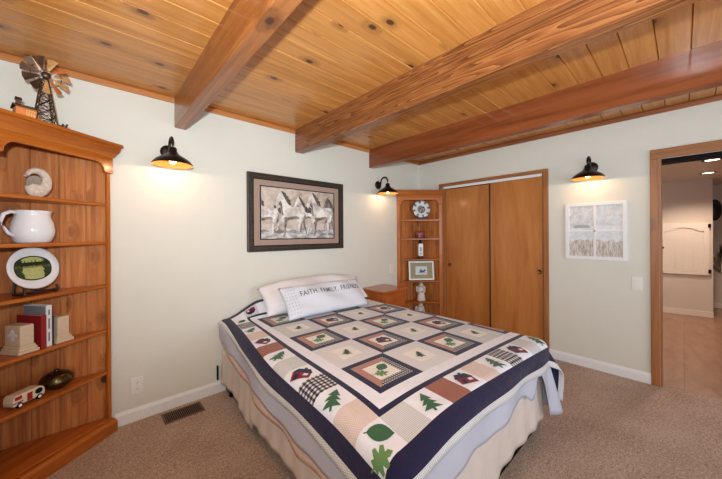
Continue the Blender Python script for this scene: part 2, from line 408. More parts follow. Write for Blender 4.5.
# ------------------------------------------------------------------ corner bookcases
def corner_case(L, R, wall_l, wall_r, shelves, top, label, val_top, sw=.02):
    """L, R: world XY of the face ends. wall_l / wall_r: ('x'|'y', value) planes met behind the left / right end."""
    L, R = Vector(L), Vector(R); mid = (L+R)/2; e = (R-L).normalized(); n = Vector((-e.y, e.x)); W = (R-L).length/2
    root = thing('corner_bookcase', label, 'bookcase', (mid.x, mid.y, 0), math.atan2(e.y, e.x), 'pine corner bookcases')
    loc = lambda p: ((Vector(p)-mid).dot(e), (Vector(p)-mid).dot(n))
    def onto(P, w): return (w[1], P.y) if w[0] == 'x' else (P.x, w[1])
    Lw, Rw = loc(onto(L, wall_l)), loc(onto(R, wall_r))
    cx = wall_l[1] if wall_l[0] == 'x' else wall_r[1]; cyy = wall_l[1] if wall_l[0] == 'y' else wall_r[1]
    K = loc((cx, cyy))
    t = .02
    # back boards: two panels, each of grooved boards
    for A, B in ((Lw, K), (Rw, K)):
        A, B = Vector(A), Vector(B); u = (B-A).normalized(); nn = Vector((-u.y, u.x))
        if nn.y > 0: nn = -nn
        Lg = (B-A).length-.012; nb = 4; w = Lg/nb
        h = bpy.data.objects.new('back_panel', None); ang = math.atan2(u.y, u.x)
        m = MB(); sg = 1 if Vector((-math.sin(ang), math.cos(ang))).dot(nn) > 0 else -1
        for i in range(nb):
            a, b = i*w, (i+1)*w
            m.prism([(a+.0005, .0), (b-.0005, .0), (b-.0005, sg*.008), (b-.004, sg*.012), (a+.004, sg*.012), (a+.0005, sg*.008)], top-.02, 'z', .01)
        bpy.data.objects.remove(h)
        o = m.build('back_panel', M['pine_b'], root); o.location = (A.x, A.y, 0); o.rotation_euler = (0, 0, ang)
    # stiles with scribed returns to the wall
    for s, Pw in ((-1, Lw), (1, Rw)):
        m = MB(); m.box((min(s*W, s*(W-sw)), 0, .08), (max(s*W, s*(W-sw)), t, top-.12))
        m.prism([(s*W, t), (s*(W-.018), t), (Pw[0]-s*.018, Pw[1]-.004), (Pw[0], Pw[1])][::s], top-.1, 'z', .08)
        m.build('stile', M['pine_v'], root, bevel=.003)
    # shelves
    def shelf(z, name, th=.02, front=.012, mat='pine'):
        poly = [(-W+.02, front), (W-.02, front), (Rw[0]-.03, Rw[1]-.012), (K[0], K[1]-.03), (Lw[0]+.03, Lw[1]-.012)]
        MB().prism(poly, -th, 'z', z).build(name, M[mat], root, bevel=.004)
    for z in shelves: shelf(z, 'shelf')
    shelf(.105, 'bottom_shelf', .02, .0)
    # valance with scooped ends
    zt = top-.075; zl = val_top; pts = [(-W, zt), (-W, zl-.065), (-W+.05, zl-.065)]
    q = 10
    for i in range(q+1):
        a = PI/2*i/q; pts.append((-W+.055+.055*(1-math.cos(a)), zl-.06+.06*math.sin(a)))
    pts += [(-p[0], p[1]) for p in pts[:0:-1]]
    pts += [(W, zt)]
    MB().prism(pts, -.022, 'y', .0).build('valance', M['pine'], root, bevel=.003)
    # moulded cornice, wraps face and returns
    prof = [(0, top-.09), (.008, top-.09), (.012, top-.078), (.03, top-.05), (.036, top-.03), (.036, top-.022), (.046, top-.02), (.046, top), (0, top)]
    m = MB(); rows = []
    for P, D in (((-W, .03), (-1, 0)), ((-W, 0), (-1, -1)), ((W, 0), (1, -1)), ((W, .03), (1, 0))):
        rows.append([m.v((P[0]+D[0]*o*.75, P[1]+D[1]*o-.022*(D[1] != 0), z)) for o, z in prof])
    for A, B in zip(rows, rows[1:]):
        for k in range(len(prof)): m.face([A[k], A[(k+1) % len(prof)], B[(k+1) % len(prof)], B[k]])
    m.face(rows[0]); m.face(rows[-1]); m.build('cornice', M['pine'], root, bevel=.0015)
    poly = [(-W-.02, 0), (W+.02, 0), (W, .03), (Rw[0], Rw[1]), (K[0], K[1]), (Lw[0], Lw[1]), (-W, .03)]
    MB().prism(poly, -.016, 'z', top-.002).build('top_board', M['pine'], root)
    # plinth
    prof = [(0, 0.001), (.026, .001), (.026, .07), (.02, .078), (.016, .09), (0, .092)]
    m = MB(); rows = []
    for P, D in (((-W, .03), (-1, 0)), ((-W, 0), (-1, -1)), ((W, 0), (1, -1)), ((W, .03), (1, 0))):
        rows.append([m.v((P[0]+D[0]*o*.75, P[1]+D[1]*o, z)) for o, z in prof])
    for A, B in zip(rows, rows[1:]):
        for k in range(len(prof)): m.face([A[k], A[(k+1) % len(prof)], B[(k+1) % len(prof)], B[k]])
    m.face(rows[0]); m.face(rows[-1]); m.build('plinth', M['pine'], root, bevel=.002)
    def place(x, y, z): return tuple(mid+e*x+n*y)+(z+.0015,)
    return root, place, math.atan2(e.y, e.x)

th38 = math.radians(38)
mid = Vector((-.134, 2.441)); e38 = Vector((math.cos(th38), math.sin(th38)))
SL = [1.551, 1.293, 1.004, .70, .42]; SR = [1.533, 1.27, .984, .682, .388]
_, PL, AL = corner_case(mid-e38*.30, mid+e38*.30, ('x', XC+.004), ('y', DA-.004), SL, 1.95,
    'large pine corner bookcase at the left edge, holding the white pitcher', 1.815)
_, PR, AR = corner_case((3.118, 2.664), (3.600, 2.265), ('y', DA-.004), ('x', DB-.004), SR, 1.935,
    'pine corner bookcase in the far corner beside the closet doors', 1.80, .04)

# ---- things on the left bookcase
M['stone_w'] = plain('whitewashed_stone', (206, 192, 176), .8, var=.22, scale=60, bump=.4)
M['glaze'] = plain('white_glaze', (226, 228, 232), .12, var=.01)
M['bk_stone'] = plain('beige_stone', (206, 186, 160), .75, var=.05, scale=40)
M['stand'] = plain('dark_stand_wood', (44, 28, 20), .4)

t = thing('curled_ornament', 'speckled white curled fossil shaped ornament on the top shelf', 'ornament', PL(-.035, .10, SL[0]), AL-.1)
def curl(i, j):
    a = lerp(2.75, -2.6, i); r = lerp(.058, .05, i); w = lerp(.01, .036, min(1, i*1.3)); a2 = 2*PI*j
    if i > .9: w *= max(.35, 1-(i-.9)*4)
    return ((r+w*math.cos(a2))*math.cos(a)*.84, .018*math.sin(a2), .0935+(r+w*math.cos(a2))*math.sin(a)*1.06)
m = MB().grid(curl, 40, 14)
o = m.build('ornament_body', M['stone_w'], t, smooth=True)
MB().at((0, .012, 0)).prism([(.04*math.cos(2*PI*k/20), .081+.045*math.sin(2*PI*k/20)) for k in range(20)], .006, 'y').build('inner_disc', plain('grey_stone', (150, 138, 126), .8, var=.2), t)

t = thing('pitcher', 'white glazed ceramic pitcher on the second shelf', 'pitcher', PL(-.055, .10, SL[1]), AL)
prof = [(0, 0), (.066, 0), (.074, .006), (.088, .045), (.09, .075), (.084, .11), (.072, .145), (.07, .168), (.076, .18), (.073, .18), (.066, .168), (.068, .145), (.08, .11), (.086, .075), (.084, .045), (.07, .008), (0, .006)]
m = MB().lathe(prof, 36)
for v in m.bm.verts:
    if v.co.z > .14 and v.co.x > 0:   # pull a pouring lip on the right
        k = (v.co.z-.14)/.04*max(0, 1-abs(v.co.y)/.045); v.co.x += .022*k; v.co.z += .006*k
m.build('jug_body', M['glaze'], t, smooth=True)
MB().tube([(-.068, 0, .165), (-.095, 0, .17), (-.122, 0, .155), (-.134, 0, .12), (-.125, 0, .085), (-.105, 0, .055), (-.084, 0, .04)], [.009, .0095, .0095, .009, .008, .008, .009], 12).build('handle', M['glaze'], t, smooth=True)

t = thing('decorative_plate', 'round white plate with a green forest scene on a dark stand', 'plate', PL(-.055, .10, SL[2]), AL)
def plate_mat():
    n = N('forest_plate_print'); s = n.xyz(n.coord()); x, z = s[0], s[2]
    nz = n.noise(n.coord(), 60, 3)
    col = n.mix(nz, lin(150, 160, 92), lin(196, 196, 130))
    nz2 = n.noise(n.coord(), 38, 4, .7)
    side = n.math('GREATER_THAN', n.math('ADD', n.math('ABSOLUTE', x), n.math('MULTIPLY', nz2, .05)), .072)
    col = n.mix(side, col, lin(38, 58, 26))
    mid_ = n.math('LESS_THAN', n.math('ABSOLUTE', n.math('SUBTRACT', z, n.math('MULTIPLY', nz2, .02))), .008)
    col = n.mix(n.math('MULTIPLY', mid_, .6), col, lin(98, 96, 40))
    band = n.math('GREATER_THAN', n.math('ADD', z, n.math('MULTIPLY', n.noise(n.comb(n.math('MULTIPLY', x, 90), 0.0, 0.0), 1, 1), .03)), .030)
    band2 = n.math('LESS_THAN', z, .034)
    col = n.mix(n.math('MULTIPLY', band, band2), col, lin(30, 44, 22))
    rr = n.math('SQRT', n.math('ADD', n.math('POWER', n.math('DIVIDE', x, .088), 2), n.math('POWER', n.math('DIVIDE', z, .068), 2)))
    rim = n.math('GREATER_THAN', rr, .93)
    col = n.mix(rim, col, lin(26, 40, 28))
    return n.done(col, .25)
tilt = -.2
zc_ = .1455
pl = MB().at((0, 0, zc_), (PI/2+tilt, 0, 0)).lathe([(0, .002), (.08, .002), (.092, .008), (.1165, .014), (.1185, .011), (.094, .003), (.08, -.004), (0, -.004)], 44).build('plate_body', M['glaze'], t, smooth=True)
pr = MB()
ring = [(.09*math.cos(2*PI*k/44), .07*math.sin(2*PI*k/44)) for k in range(44)]
pr.prism(ring, .0012, 'y'); o = pr.build('forest_scene', plate_mat(), pl)
o.location = Vector((0, 0, zc_)) + Euler((tilt, 0, 0)).to_matrix() @ Vector((0, -.0045, 0)); o.rotation_euler = (tilt, 0, 0)
tr = MB()  # little pines in front of the bright band
for k, (xx, hh) in enumerate(((-.05, .03), (-.035, .038), (-.02, .03), (-.004, .036), (.012, .042), (.028, .028), (.043, .036), (.058, .028))):
    tr.prism([(xx-.006, .012), (xx+.006, .012), (xx, .012+hh)], .0008, 'y', -.0012)
tr.build('pine_trees', plain('plate_pines', (22, 36, 18), .3), o)
m = MB()
for s in (-1, 1):
    m.tube([(s*.075, -.06, .007), (s*.075, -.06, .03), (s*.073, -.054, .045)], .006); m.tube([(s*.075, -.06, .007), (s*.072, .02, .007), (s*.05, .06, .007), (s*.04, .06, .11)], .006)
m.tube([(-.075, 0, .008), (.075, 0, .008)], .005); m.tube([(-.075, -.06, .022), (.0, -.054, .012), (.075, -.06, .022)], .005)
tag(m.build('plate_stand', M['stand']), 'dark wooden easel stand under the forest plate', 'plate stand')
o = bpy.data.objects['plate_stand']; o.location = PL(-.055, .10, SL[2]); o.rotation_euler = (0, 0, AL)

def bookend(x, label, s):
    t = thing('bookend', label, 'bookend', PL(x, .095, SL[3]), AL, 'stone bookends')
    m = MB().box((-.03, -.052, .042), (.03, .052, .15)); m.build('block', M['bk_stone'], t, bevel=.003)
    m = MB().box((-.046, -.066, 0), (.046, .066, .016)).box((-.04, -.06, .016), (.04, .06, .03)).box((-.034, -.056, .03), (.034, .056, .042)); m.build('stepped_base', M['bk_stone'], t, bevel=.002)
    m = MB()
    for k in range(4):   # carved four-petal flower on the outer face
        a = PI/2*k; m.at((s*.0305, 0, .098), (a, 0, 0)); m.prism([(0, .004), (.011, .016), (.006, .028), (0, .032), (-.006, .028), (-.011, .016)], .002, 'x', -.001)
    m.build('carved_flower', M['glaze'], t)
    return t
bookend(-.118, 'beige stone bookend with a carved flower, left of the books', -1)
bookend(.052, 'beige stone bookend right of the books on the fourth shelf', 1)
def book(x0, w, h, dep, cover, label, page=True, cat='book'):
    t = thing('book', label, 'book', PL(x0, .115, SL[3]), AL, 'books between the stone bookends')
    m = MB().box((0, -dep/2, 0), (.0022, dep/2, h)).box((w-.0022, -dep/2, 0), (w, dep/2, h)).box((0, -dep/2, 0), (w, -dep/2+.0025, h))
    m.build('cover', cover, t, bevel=.0008)
    MB().box((.0024, -dep/2+.003, .003), (w-.0024, dep/2-.004, h-.003)).build('pages', M['glaze'], t)
    return t
red = plain('red_cover', (140, 26, 30), .5); wht = plain('white_cover', (222, 224, 226), .4); gry = plain('dark_cover', (38, 44, 60), .4)
b = book(-.066, .026, .185, .17, red, 'red hardback book between the left bookend and the tall white book')
b = book(-.039, .028, .235, .16, wht, 'tall white spined book, tallest between the bookends')
MB().box((-.0008, -.076, .004), (.0002, .078, .231)).build('back_cover', plain('grey_cover', (128, 132, 138), .5), b)
m = MB()
for zz, hh in ((.03, .05), (.1, .06), (.18, .03)): m.box((.010, -.0808, zz), (.018, -.0802, zz+hh))
m.build('spine_lettering', plain('grey_print', (120, 120, 124), .6), b)
b = book(-.010, .011, .17, .15, gry, 'thin dark book beside the right bookend')

# toy camper van
t = thing('toy_camper', 'small white and red toy camper van on the fifth shelf', 'toy', PL(-.11, .075, SL[4]), AL+.1)
body = [(-.072, .016), (.07, .016), (.075, .03), (.073, .05), (.064, .064), (.05, .07), (-.06, .07), (-.07, .062), (-.075, .04)]
M['toy_w'] = plain('toy_cream', (222, 208, 186), .35); M['toy_r'] = plain('toy_red', (158, 30, 28), .35)
b = MB().prism(body, .06, 'y', -.03).build('van_body', M['toy_w'], t, bevel=.004)
MB().prism([(-.073, .03), (-.03, .03), (-.03, .036), (-.074, .036)], .062, 'y', -.031).build('red_stripe', M['toy_r'], t)
MB().box((-.066, -.0312, .046), (-.036, .0312, .064)).build('side_window', M['toy_r'], t)
MB().box((-.012, -.0314, .02), (.012, .0314, .06)).build('red_door', M['toy_r'], t)
MB().at((.042, -.0315, .048), (PI/2, 0, 0)).lathe([(0, 0.001), (.015, .001), (.015, -.002), (0, -.002)], 20, sx=1.2).build('round_window', M['black'], t)
for x in (-.045, .045):
    for y in (-.028, .028):
        w = MB().at((x, y, .0145), (PI/2, 0, 0)).lathe([(0, .005), (.0145, .005), (.0145, -.005), (0, -.005)], 20).build('wheel', M['black'], t)
        MB().at((x, y, .0145), (PI/2, 0, 0)).lathe([(0, .0065), (.008, .006), (.008, -.006), (0, -.0065)], 16).build('hubcap', M['plastic'], w)
# bronze lidded bowl
t = thing('bronze_bowl', 'squat dark bronze lidded bowl beside the toy camper', 'bowl', PL(.055, .10, SL[4]), AL)
M['bowl'] = plain('oiled_bronze', (84, 70, 44), .22, .85, var=.2)
MB().lathe([(0, 0), (.034, 0), (.036, .004), (.06, .02), (.074, .042), (.075, .052), (0, .052)], 32).build('bowl_body', M['bowl'], t, smooth=True)
l = MB().lathe([(.076, .05), (.073, .066), (.055, .086), (.028, .097), (.0, .099)], 32).build('lid', M['bowl'], t, smooth=True)
MB().at((0, 0, .098)).lathe([(0, 0), (.014, 0), (.015, .006), (.01, .012), (0, .014)], 16).build('lid_knob', M['bowl'], l, smooth=True)

# windmill ornament on top
t = thing('windmill_ornament', 'metal windmill ornament with a little copper farmhouse on top of left bookcase', 'ornament', (-.185, 2.43, 1.9515), .30)
hub = Vector((0, -.03, .278))
m = MB(); base = .042; topw = .012; H = .26
cs = [Vector((sx*base, sy*base, 0)) for sx, sy in ((-1, -1), (1, -1), (1, 1), (-1, 1))]; ct = [Vector((c.x/base*topw, c.y/base*topw, H)) for c in cs]
for a, b in zip(cs, ct): m.tube([a, b], .0032, 6)
for k in range(5):
    t0, t1 = k/5, (k+1)/5
    for i in range(4):
        j = (i+1) % 4
        m.tube([cs[i].lerp(ct[i], t0), cs[j].lerp(ct[j], t1)], .0022, 5); m.tube([cs[j].lerp(ct[j], t0), cs[i].lerp(ct[i], t1)], .0022, 5)
        m.tube([cs[i].lerp(ct[i], t1), cs[j].lerp(ct[j], t1)], .0022, 5)
m.build('tower', M['tin'], t)
w = MB().at(hub, (PI/2, 0, 0)).lathe([(0, .012), (.014, .01), (.02, .002), (.02, -.01), (0, -.02)], 18).build('wheel_hub', M['tin'], t, smooth=True)
mm = MB()
ringp = [hub+Vector((.062*math.cos(2*PI*k/24), 0, .062*math.sin(2*PI*k/24))) for k in range(25)]; mm.tube(ringp, .002, 5); mm.build('wheel_ring', M['brass'], w)
for k in range(11):
    a = 2*PI*k/11+.15
    m = MB().at(hub, (0, -a, 0)); tw = .012
    V = [m.v((.03, -.002, -.005)), m.v((.03, .002, .005)), m.v((.096, tw, .019)), m.v((.101, 0, 0)), m.v((.096, -tw, -.019))]
    m.face(V); m.build('blade', M['tin'] if 3 <= k <= 7 else M['copper'] if k % 2 else M['brass_l'], w, solid=.0016)
m = MB().tube([hub, hub+Vector((0, .09, .0))], .003, 6); m.prism([(.085, .25), (.13, .245), (.13, .31), (.085, .3)], .0015, 'x', -.0007); m.build('tail_vane', M['tin'], t)
hx = -.072
h_ = MB().box((hx-.042, -.03, 0), (hx+.042, .03, .068)).build('farmhouse', M['copper'], t)
MB().prism([(-.04, .066), (0, .084), (.04, .066), (.04, .071), (0, .09), (-.04, .071)], .098, 'x', hx-.049).build('roof', M['tin'], h_)
m = MB()
for k in range(5): m.box((hx-.005+k*.009, -.0335, .008), (hx-.001+k*.009, -.030, .058))
for zz in (.012, .032, .054): m.box((hx-.006, -.033, zz), (hx+.04, -.0305, zz+.004))
m.build('lattice', M['brass_l'], h_)
m = MB().box((hx-.036, -.008, .085), (hx-.018, .01, .112)); m.prism([(-.014, .11), (.001, .126), (.016, .11)], .024, 'x', hx-.039); m.build('chimney', M['tin'], h_)
m = MB()
for x, y, z in ((.06, -.02, .0), (.075, -.03, 0)): m.ball((x, y, .014), (.011, .007, .008)); m.ball((x+.009, y, .026), (.005, .005, .006)); m.tube([(x, y, 0), (x, y, .012)], .002, 5)
m.build('hens', M['tin'], t, smooth=True)

# ---- things on the right bookcase
def blue_plate():
    n = N('floral_plate'); s = n.xyz(n.coord()); x, z = s[0], s[2]
    r = n.math('SQRT', n.math('ADD', n.math('POWER', x, 2), n.math('POWER', z, 2)))
    a = n.math('ARCTAN2', z, x)
    pet = n.math('GREATER_THAN', n.math('SINE', n.math('MULTIPLY', a, 8.0)), .35)
    ringf = n.math('MULTIPLY', n.math('GREATER_THAN', r, .085), pet)
    col = n.mix(ringf, lin(222, 224, 226), lin(122, 124, 134))
    nz = n.noise(n.coord(), 55, 3)
    cen = n.math('LESS_THAN', r, .056); col = n.mix(cen, col, n.ramp(nz, [(.42, lin(40, 42, 50)), (.62, lin(190, 188, 186))]))
    return n.done(col, .25)
t = thing('display_plate', 'white plate with dark floral rim standing on top shelf of far bookcase', 'plate', PR(.055, .12, SR[0]), AR)
m = MB(); prof = [(0, .0), (.07, .0), (.085, .006), (.122, .012), (.124, .009), (.086, 0), (.07, -.006), (0, -.006)]
m.at((0, 0, 0), (PI/2, 0, 0)).lathe(prof, 48)
for v in m.bm.verts:
    r = math.hypot(v.co.x, v.co.z)
    if r > .1: k = 1+.02*math.cos(8*math.atan2(v.co.z, v.co.x)); v.co.x *= k; v.co.z *= k
o = m.build('plate_body', blue_plate(), t, smooth=True); o.location = (0, 0, .148); o.rotation_euler = (-.16, 0, 0)
m = MB()
for s in (-1, 1): m.tube([(s*.06, -.055, .007), (s*.06, -.055, .03), (s*.058, -.05, .04)], .006); m.tube([(s*.06, -.055, .007), (s*.05, .055, .007), (s*.035, .055, .11)], .006)
m.tube([(-.06, 0, .008), (.06, 0, .008)], .005); m.prism([(-.07, .004), (.07, .004), (.05, .03), (-.05, .03)], .008, 'y', -.056)
o = tag(m.build('display_stand', M['stand']), 'dark easel stand under the floral plate in far bookcase', 'plate stand'); o.location = PR(.055, .12, SR[0]); o.rotation_euler = (0, 0, AR)
t = thing('trinket_box', 'small dark red oval lidded box on far bookcase', 'box', PR(.035, .11, SR[1]), AR)
MB().lathe([(0, 0), (.066, 0), (.07, .006), (.07, .06), (0, .06)], 28, sx=1, sy=.7).build('box_base', plain('maroon', (104, 42, 40), .4), t, smooth=False)
MB().lathe([(.073, .05), (.073, .068), (.066, .09), (.04, .104), (0, .107)], 28, sx=1, sy=.7).build('lid', plain('dusty_rose', (142, 70, 70), .4, var=.25), t, smooth=True)
t = thing('white_lantern', 'slim white lantern ornament with dark cap and foot on far bookcase', 'ornament', PR(.035, .11, SR[2]), AR)
MB().box((-.034, -.034, .034), (.034, .034, .21)).build('lantern_body', M['glaze'], t, bevel=.006)
MB().lathe([(0, 0), (.036, 0), (.038, .012), (.028, .03), (.03, .036), (0, .036)], 20).build('foot', M['stand'], t, smooth=True)
MB().lathe([(.03, .208), (.034, .215), (.03, .225), (.018, .24), (.016, .255), (0, .257)], 20).build('cap', M['stand'], t, smooth=True)
MB().box((-.01, -.0355, .06), (.01, -.034, .08)).box((-.008, -.0355, .1), (.008, -.034, .16)).build('dark_marking', plain('marking', (120, 106, 98), .5), t)
def frame_rect(m, w, h, b, y0, y1):
    for a, c in (((-w, y0, -h), (-w+b, y1, h)), ((w-b, y0, -h), (w, y1, h)), ((-w+b, y0, -h), (w-b, y1, -h+b)), ((-w+b, y0, h-b), (w-b, y1, h))): m.box(a, c)
    return m
t = thing('framed_print', 'small white framed print with sage mat leaning on far bookcase', 'picture', PR(.035, .062, SR[3]), AR)
def lean(o): o.location = (0, 0, .134); o.rotation_euler = (-.12, 0, 0); return o
lean(frame_rect(MB(), .178, .132, .022, -.012, .008).build('frame', M['white'], t, bevel=.003))
lean(MB().box((-.157, -.002, -.111), (.157, .004, .111)).build('mat_board', plain('sage_mat', (158, 152, 122), .8), t))
lean(MB().box((-.082, -.0035, -.058), (.082, -.002, .058)).build('print', plain('pale_print', (214, 218, 222), .6), t))
m = MB(); rnd = random.Random(4)
for k in range(9):
    x = -.02+.075*rnd.random(); z = -.02+.03*rnd.random(); m.prism([(x-.014, z-.008), (x+.014, z-.008), (x+.008, z+.01), (x-.006, z+.012)], .001, 'y', -.0045)
m.prism([(-.05, -.034), (.07, -.034), (.07, -.03), (-.05, -.028)], .001, 'y', -.0045)
lean(m.build('blue_motif', plain('navy_ink', (62, 76, 118), .6), t))
def figurine(x, y, z, label, hgt, rz):
    t = thing('figurine', label, 'figurine', PR(x, y, z), AR+rz, 'white figurines'); k = hgt/.25
    MB().lathe([(0, 0), (.058*k, 0), (.06*k, .01*k), (.052*k, .05*k), (.043*k, .1*k), (.034*k, .14*k), (.036*k, .165*k), (.03*k, .182*k), (.014*k, .192*k), (.013*k, .2*k), (0, .2*k)], 24, sy=.8).build('dress', M['bk_w'], t, smooth=True)
    hd = MB().ball((0, -.004*k, .222*k), (.024*k, .025*k, .028*k)).build('head', M['bk_w'], t, smooth=True)
    m = MB().ball((0, .004*k, .23*k), (.029*k, .028*k, .027*k)); m.tube([(-.022*k, .004*k, .23*k), (-.03*k, .0, .2*k), (-.026*k, 0, .18*k)], .009*k, 8).tube([(.022*k, .004*k, .23*k), (.03*k, .0, .2*k), (.026*k, 0, .18*k)], .009*k, 8)
    m.build('hair', plain('figurine_hair', (196, 184, 168), .6), t, smooth=True)
    for s in (-1, 1): MB().tube([(s*.034*k, 0, .172*k), (s*.048*k, -.012*k, .14*k), (s*.03*k, -.038*k, .122*k), (s*.006*k, -.046*k, .128*k)], [.013*k, .013*k, .011*k, .009*k], 10).build('arm', M['bk_w'], t, smooth=True)
    for s in (-1, 1):
        m = MB(); m.prism([(s*.01*k, .17*k), (s*.05*k, .2*k), (s*.07*k, .18*k), (s*.068*k, .13*k), (s*.05*k, .1*k), (s*.015*k, .12*k)], .006*k, 'y', .03*k); m.build('wing', M['bk_w'], t, bevel=.002)
    m = MB().ball((0, -.05*k, .13*k), (.012*k, .01*k, .012*k)); m.build('posy', plain('posy_grey', (120, 122, 118), .6), t, smooth=True)
M['bk_w'] = plain('bisque_white', (222, 214, 202), .55, var=.06)
figurine(.045, .11, SR[4], 'white angel figurine standing under the sage matted print', .25, 0)
figurine(.035, .11, .106, 'white figurine on the lowest shelf, mostly hidden by the bed', .25, .2)

# ------------------------------------------------------------------ nightstand
t = thing('nightstand', 'small wooden nightstand between the bed and the far corner bookcase', 'nightstand', (2.635, 2.47, 0), math.radians(4))
MB().box((-.205, -.165, .05), (.205, .165, .655)).build('cabinet_body', M['night'], t, bevel=.003)
MB().box((-.225, -.19, .655), (.225, .18, .68)).build('top_board', M['night'], t, bevel=.006)
MB().box((-.2, -.16, 0.001), (.2, .16, .05)).build('plinth', M['night'], t)
for z0, z1 in ((.46, .63), (.27, .44), (.08, .25)):
    d = MB().box((-.185, -.18, z0), (.185, -.166, z1)).build('drawer', M['night'], t, bevel=.004)
    MB().at((0, -.18, (z0+z1)/2), (PI/2, 0, 0)).lathe([(0, .022), (.014, .018), (.016, .01), (.008, 0)], 14).build('knob', M['night'], d, smooth=True)

# ------------------------------------------------------------------ wall lamps
def sconce(loc, rz, label):
    """local -y points out of the wall; loc is the wall point behind the backplate"""
    t = thing('wall_lamp', label, 'wall lamp', loc, rz, 'bronze gooseneck wall lamps')
    MB().at((0, 0, 0), (PI/2, 0, 0)).lathe([(0, .0), (.052, .0), (.054, .008), (.046, .018), (.03, .022), (0, .024)], 28).build('backplate', M['bronze'], t, smooth=True)
    pts = [(0, -.018, 0), (0, -.04, .0), (0, -.052, .012)]+[(0, -.113+.058*math.cos(PI*k/12), .03+.056*math.sin(PI*k/12)) for k in range(13)]+[(0, -.171, .0)]
    MB().tube(pts, .0095, 12).build('gooseneck_arm', M['bronze'], t, smooth=True)
    X = -.171
    MB().at((0, X, 0)).lathe([(0, .004), (.02, .002), (.026, -.006), (.027, -.028), (.034, -.036), (.036, -.048), (0, -.048)], 24).build('socket_cup', M['bronze'], t, smooth=True)
    out = [(.034, -.04), (.052, -.056), (.08, -.072), (.108, -.092), (.124, -.112), (.129, -.124)]
    MB().at((0, X, 0)).lathe(out, 40).build('lamp_shade', M['bronze'], t, smooth=True)
    MB().at((0, X, -.003)).lathe([(r-.0015, z) for r, z in out], 40).build('shade_lining', M['copper_in'], t, smooth=True, recalc=False)
    MB().at((0, X, 0)).ball((0, 0, -.090), (.025, .025, .027)).build('bulb', M['bulb'], t, smooth=True)
    L = bpy.data.lights.new('lamp_light', 'POINT'); L.energy = 1.3; L.color = (1, .74, .45); L.shadow_soft_size = .007
    lo = bpy.data.objects.new('lamp_light', L); C.objects.link(lo); lo.parent = t; lo.location = (0, X, -.1235)
    return t
sconce((.445, DA-.0005, 1.968), 0, 'bronze gooseneck wall lamp beside the tall left bookcase')
sconce((2.752, DA-.0005, 1.966), 0, 'bronze gooseneck wall lamp by the far corner bookcase')
sconce((DB-.0005, .607, 1.968), -PI/2, 'bronze gooseneck wall lamp above the snowy window picture')

# ------------------------------------------------------------------ outlets, switch, vent
def outlet(loc, rz, label, w=.07, h=.115):
    t = thing('wall_outlet', label, 'outlet', loc, rz)
    MB().box((-w/2, -.006, -h/2), (w/2, -.0005, h/2)).build('cover_plate', M['plastic'], t, bevel=.002)
    for z in (-.022, .022):
        s = MB().prism([(.017*math.cos(a), z+max(-.0125, min(.0125, .017*math.sin(a)))) for a in [2*PI*k/24 for k in range(24)]], -.0025, 'y', -.006).build('receptacle', M['plastic'], t)
        MB().box((-.0075, -.0092, z-.003), (-.0055, -.0086, z+.006)).box((.0055, -.0092, z-.002), (.0075, -.0086, z+.006)).box((-.002, -.0092, z-.0095), (.002, -.0086, z-.006)).build('slot', M['slot'], s)
    MB().box((-.002, -.0075, -.002), (.002, -.006, .002)).build('screw', M['slot'], t)
outlet((.245, DA, .252), 0, 'white electrical outlet low on the wall by the left bookcase')
outlet((3.0, DA, .865), 0, 'white outlet high on the wall above the nightstand')
t = thing('light_switch', 'white rocker light switch on the wall beside the doorway', 'light switch', (DB, .283, .874), -PI/2)
MB().box((-.036, -.006, -.058), (.036, -.0005, .058)).build('cover_plate', M['plastic'], t, bevel=.002)
MB().box((-.0165, -.010, -.033), (.0165, -.006, .033)).build('rocker', M['plastic'], t, bevel=.002)
t = thing('floor_vent', 'dark bronze floor vent grille set in the carpet by the wall', 'vent', (.511, 2.542, 0), .0)
m = frame_rect(MB(), .13, .078, .014, -.002, .005); 
for v in m.bm.verts: v.co = Vector((v.co.x, v.co.z, v.co.y))
m.build('vent_frame', M['vent'], t, bevel=.0015)
MB().box((-.117, -.065, .0004), (.117, .065, .0012)).build('duct_opening', M['black'], t)
m = MB()
for k in range(19):
    x = -.108+.012*k; m.at((x, 0, .003), (0, .5, 0)).box((-.0036, -.064, -.0008), (.0036, .064, .0008))
m.build('louvres', M['vent'], t)

# ------------------------------------------------------------------ horse picture
t = thing('horse_picture', 'dark framed picture of galloping horses on the wall above the bed', 'picture', (1.597, DA-.001, 1.541), 0)
M['frame_dk'] = plain('dark_carved_frame', (62, 52, 44), .4, .2, var=.35, scale=70, bump=.5)
M['mat_pk'] = plain('taupe_mat', (168, 142, 128), .85, var=.02)
fw, fh = .552, .366
m = frame_rect(MB(), fw, fh, .052, -.026, 0); frame_rect(m, fw, fh, .014, -.032, -.024)
f = m.build('frame', M['frame_dk'], t, bevel=.006)
m = MB()   # bead ornament round the frame
for k in range(44):
    x = -fw+.03+k*(2*fw-.06)/43
    for z in (-fh+.032, fh-.032): m.ball((x, -.028, z), (.009, .006, .011), 8, 5)
for k in range(29):
    z = -fh+.03+k*(2*fh-.06)/28
    for x in (-fw+.032, fw-.032): m.ball((x, -.028, z), (.011, .006, .009), 8, 5)
m.build('beading', M['frame_dk'], f, smooth=True)
frame_rect(MB(), fw-.05, fh-.05, .008, -.024, -.008).build('inner_lip', M['black'], t)
MB().box((-fw+.04, -.012, -fh+.04), (fw-.04, -.004, fh-.04)).build('mat_board', M['mat_pk'], t)
frame_rect(MB(), .432, .255, .009, -.0165, -.012).build('dark_fillet', M['black'], t)
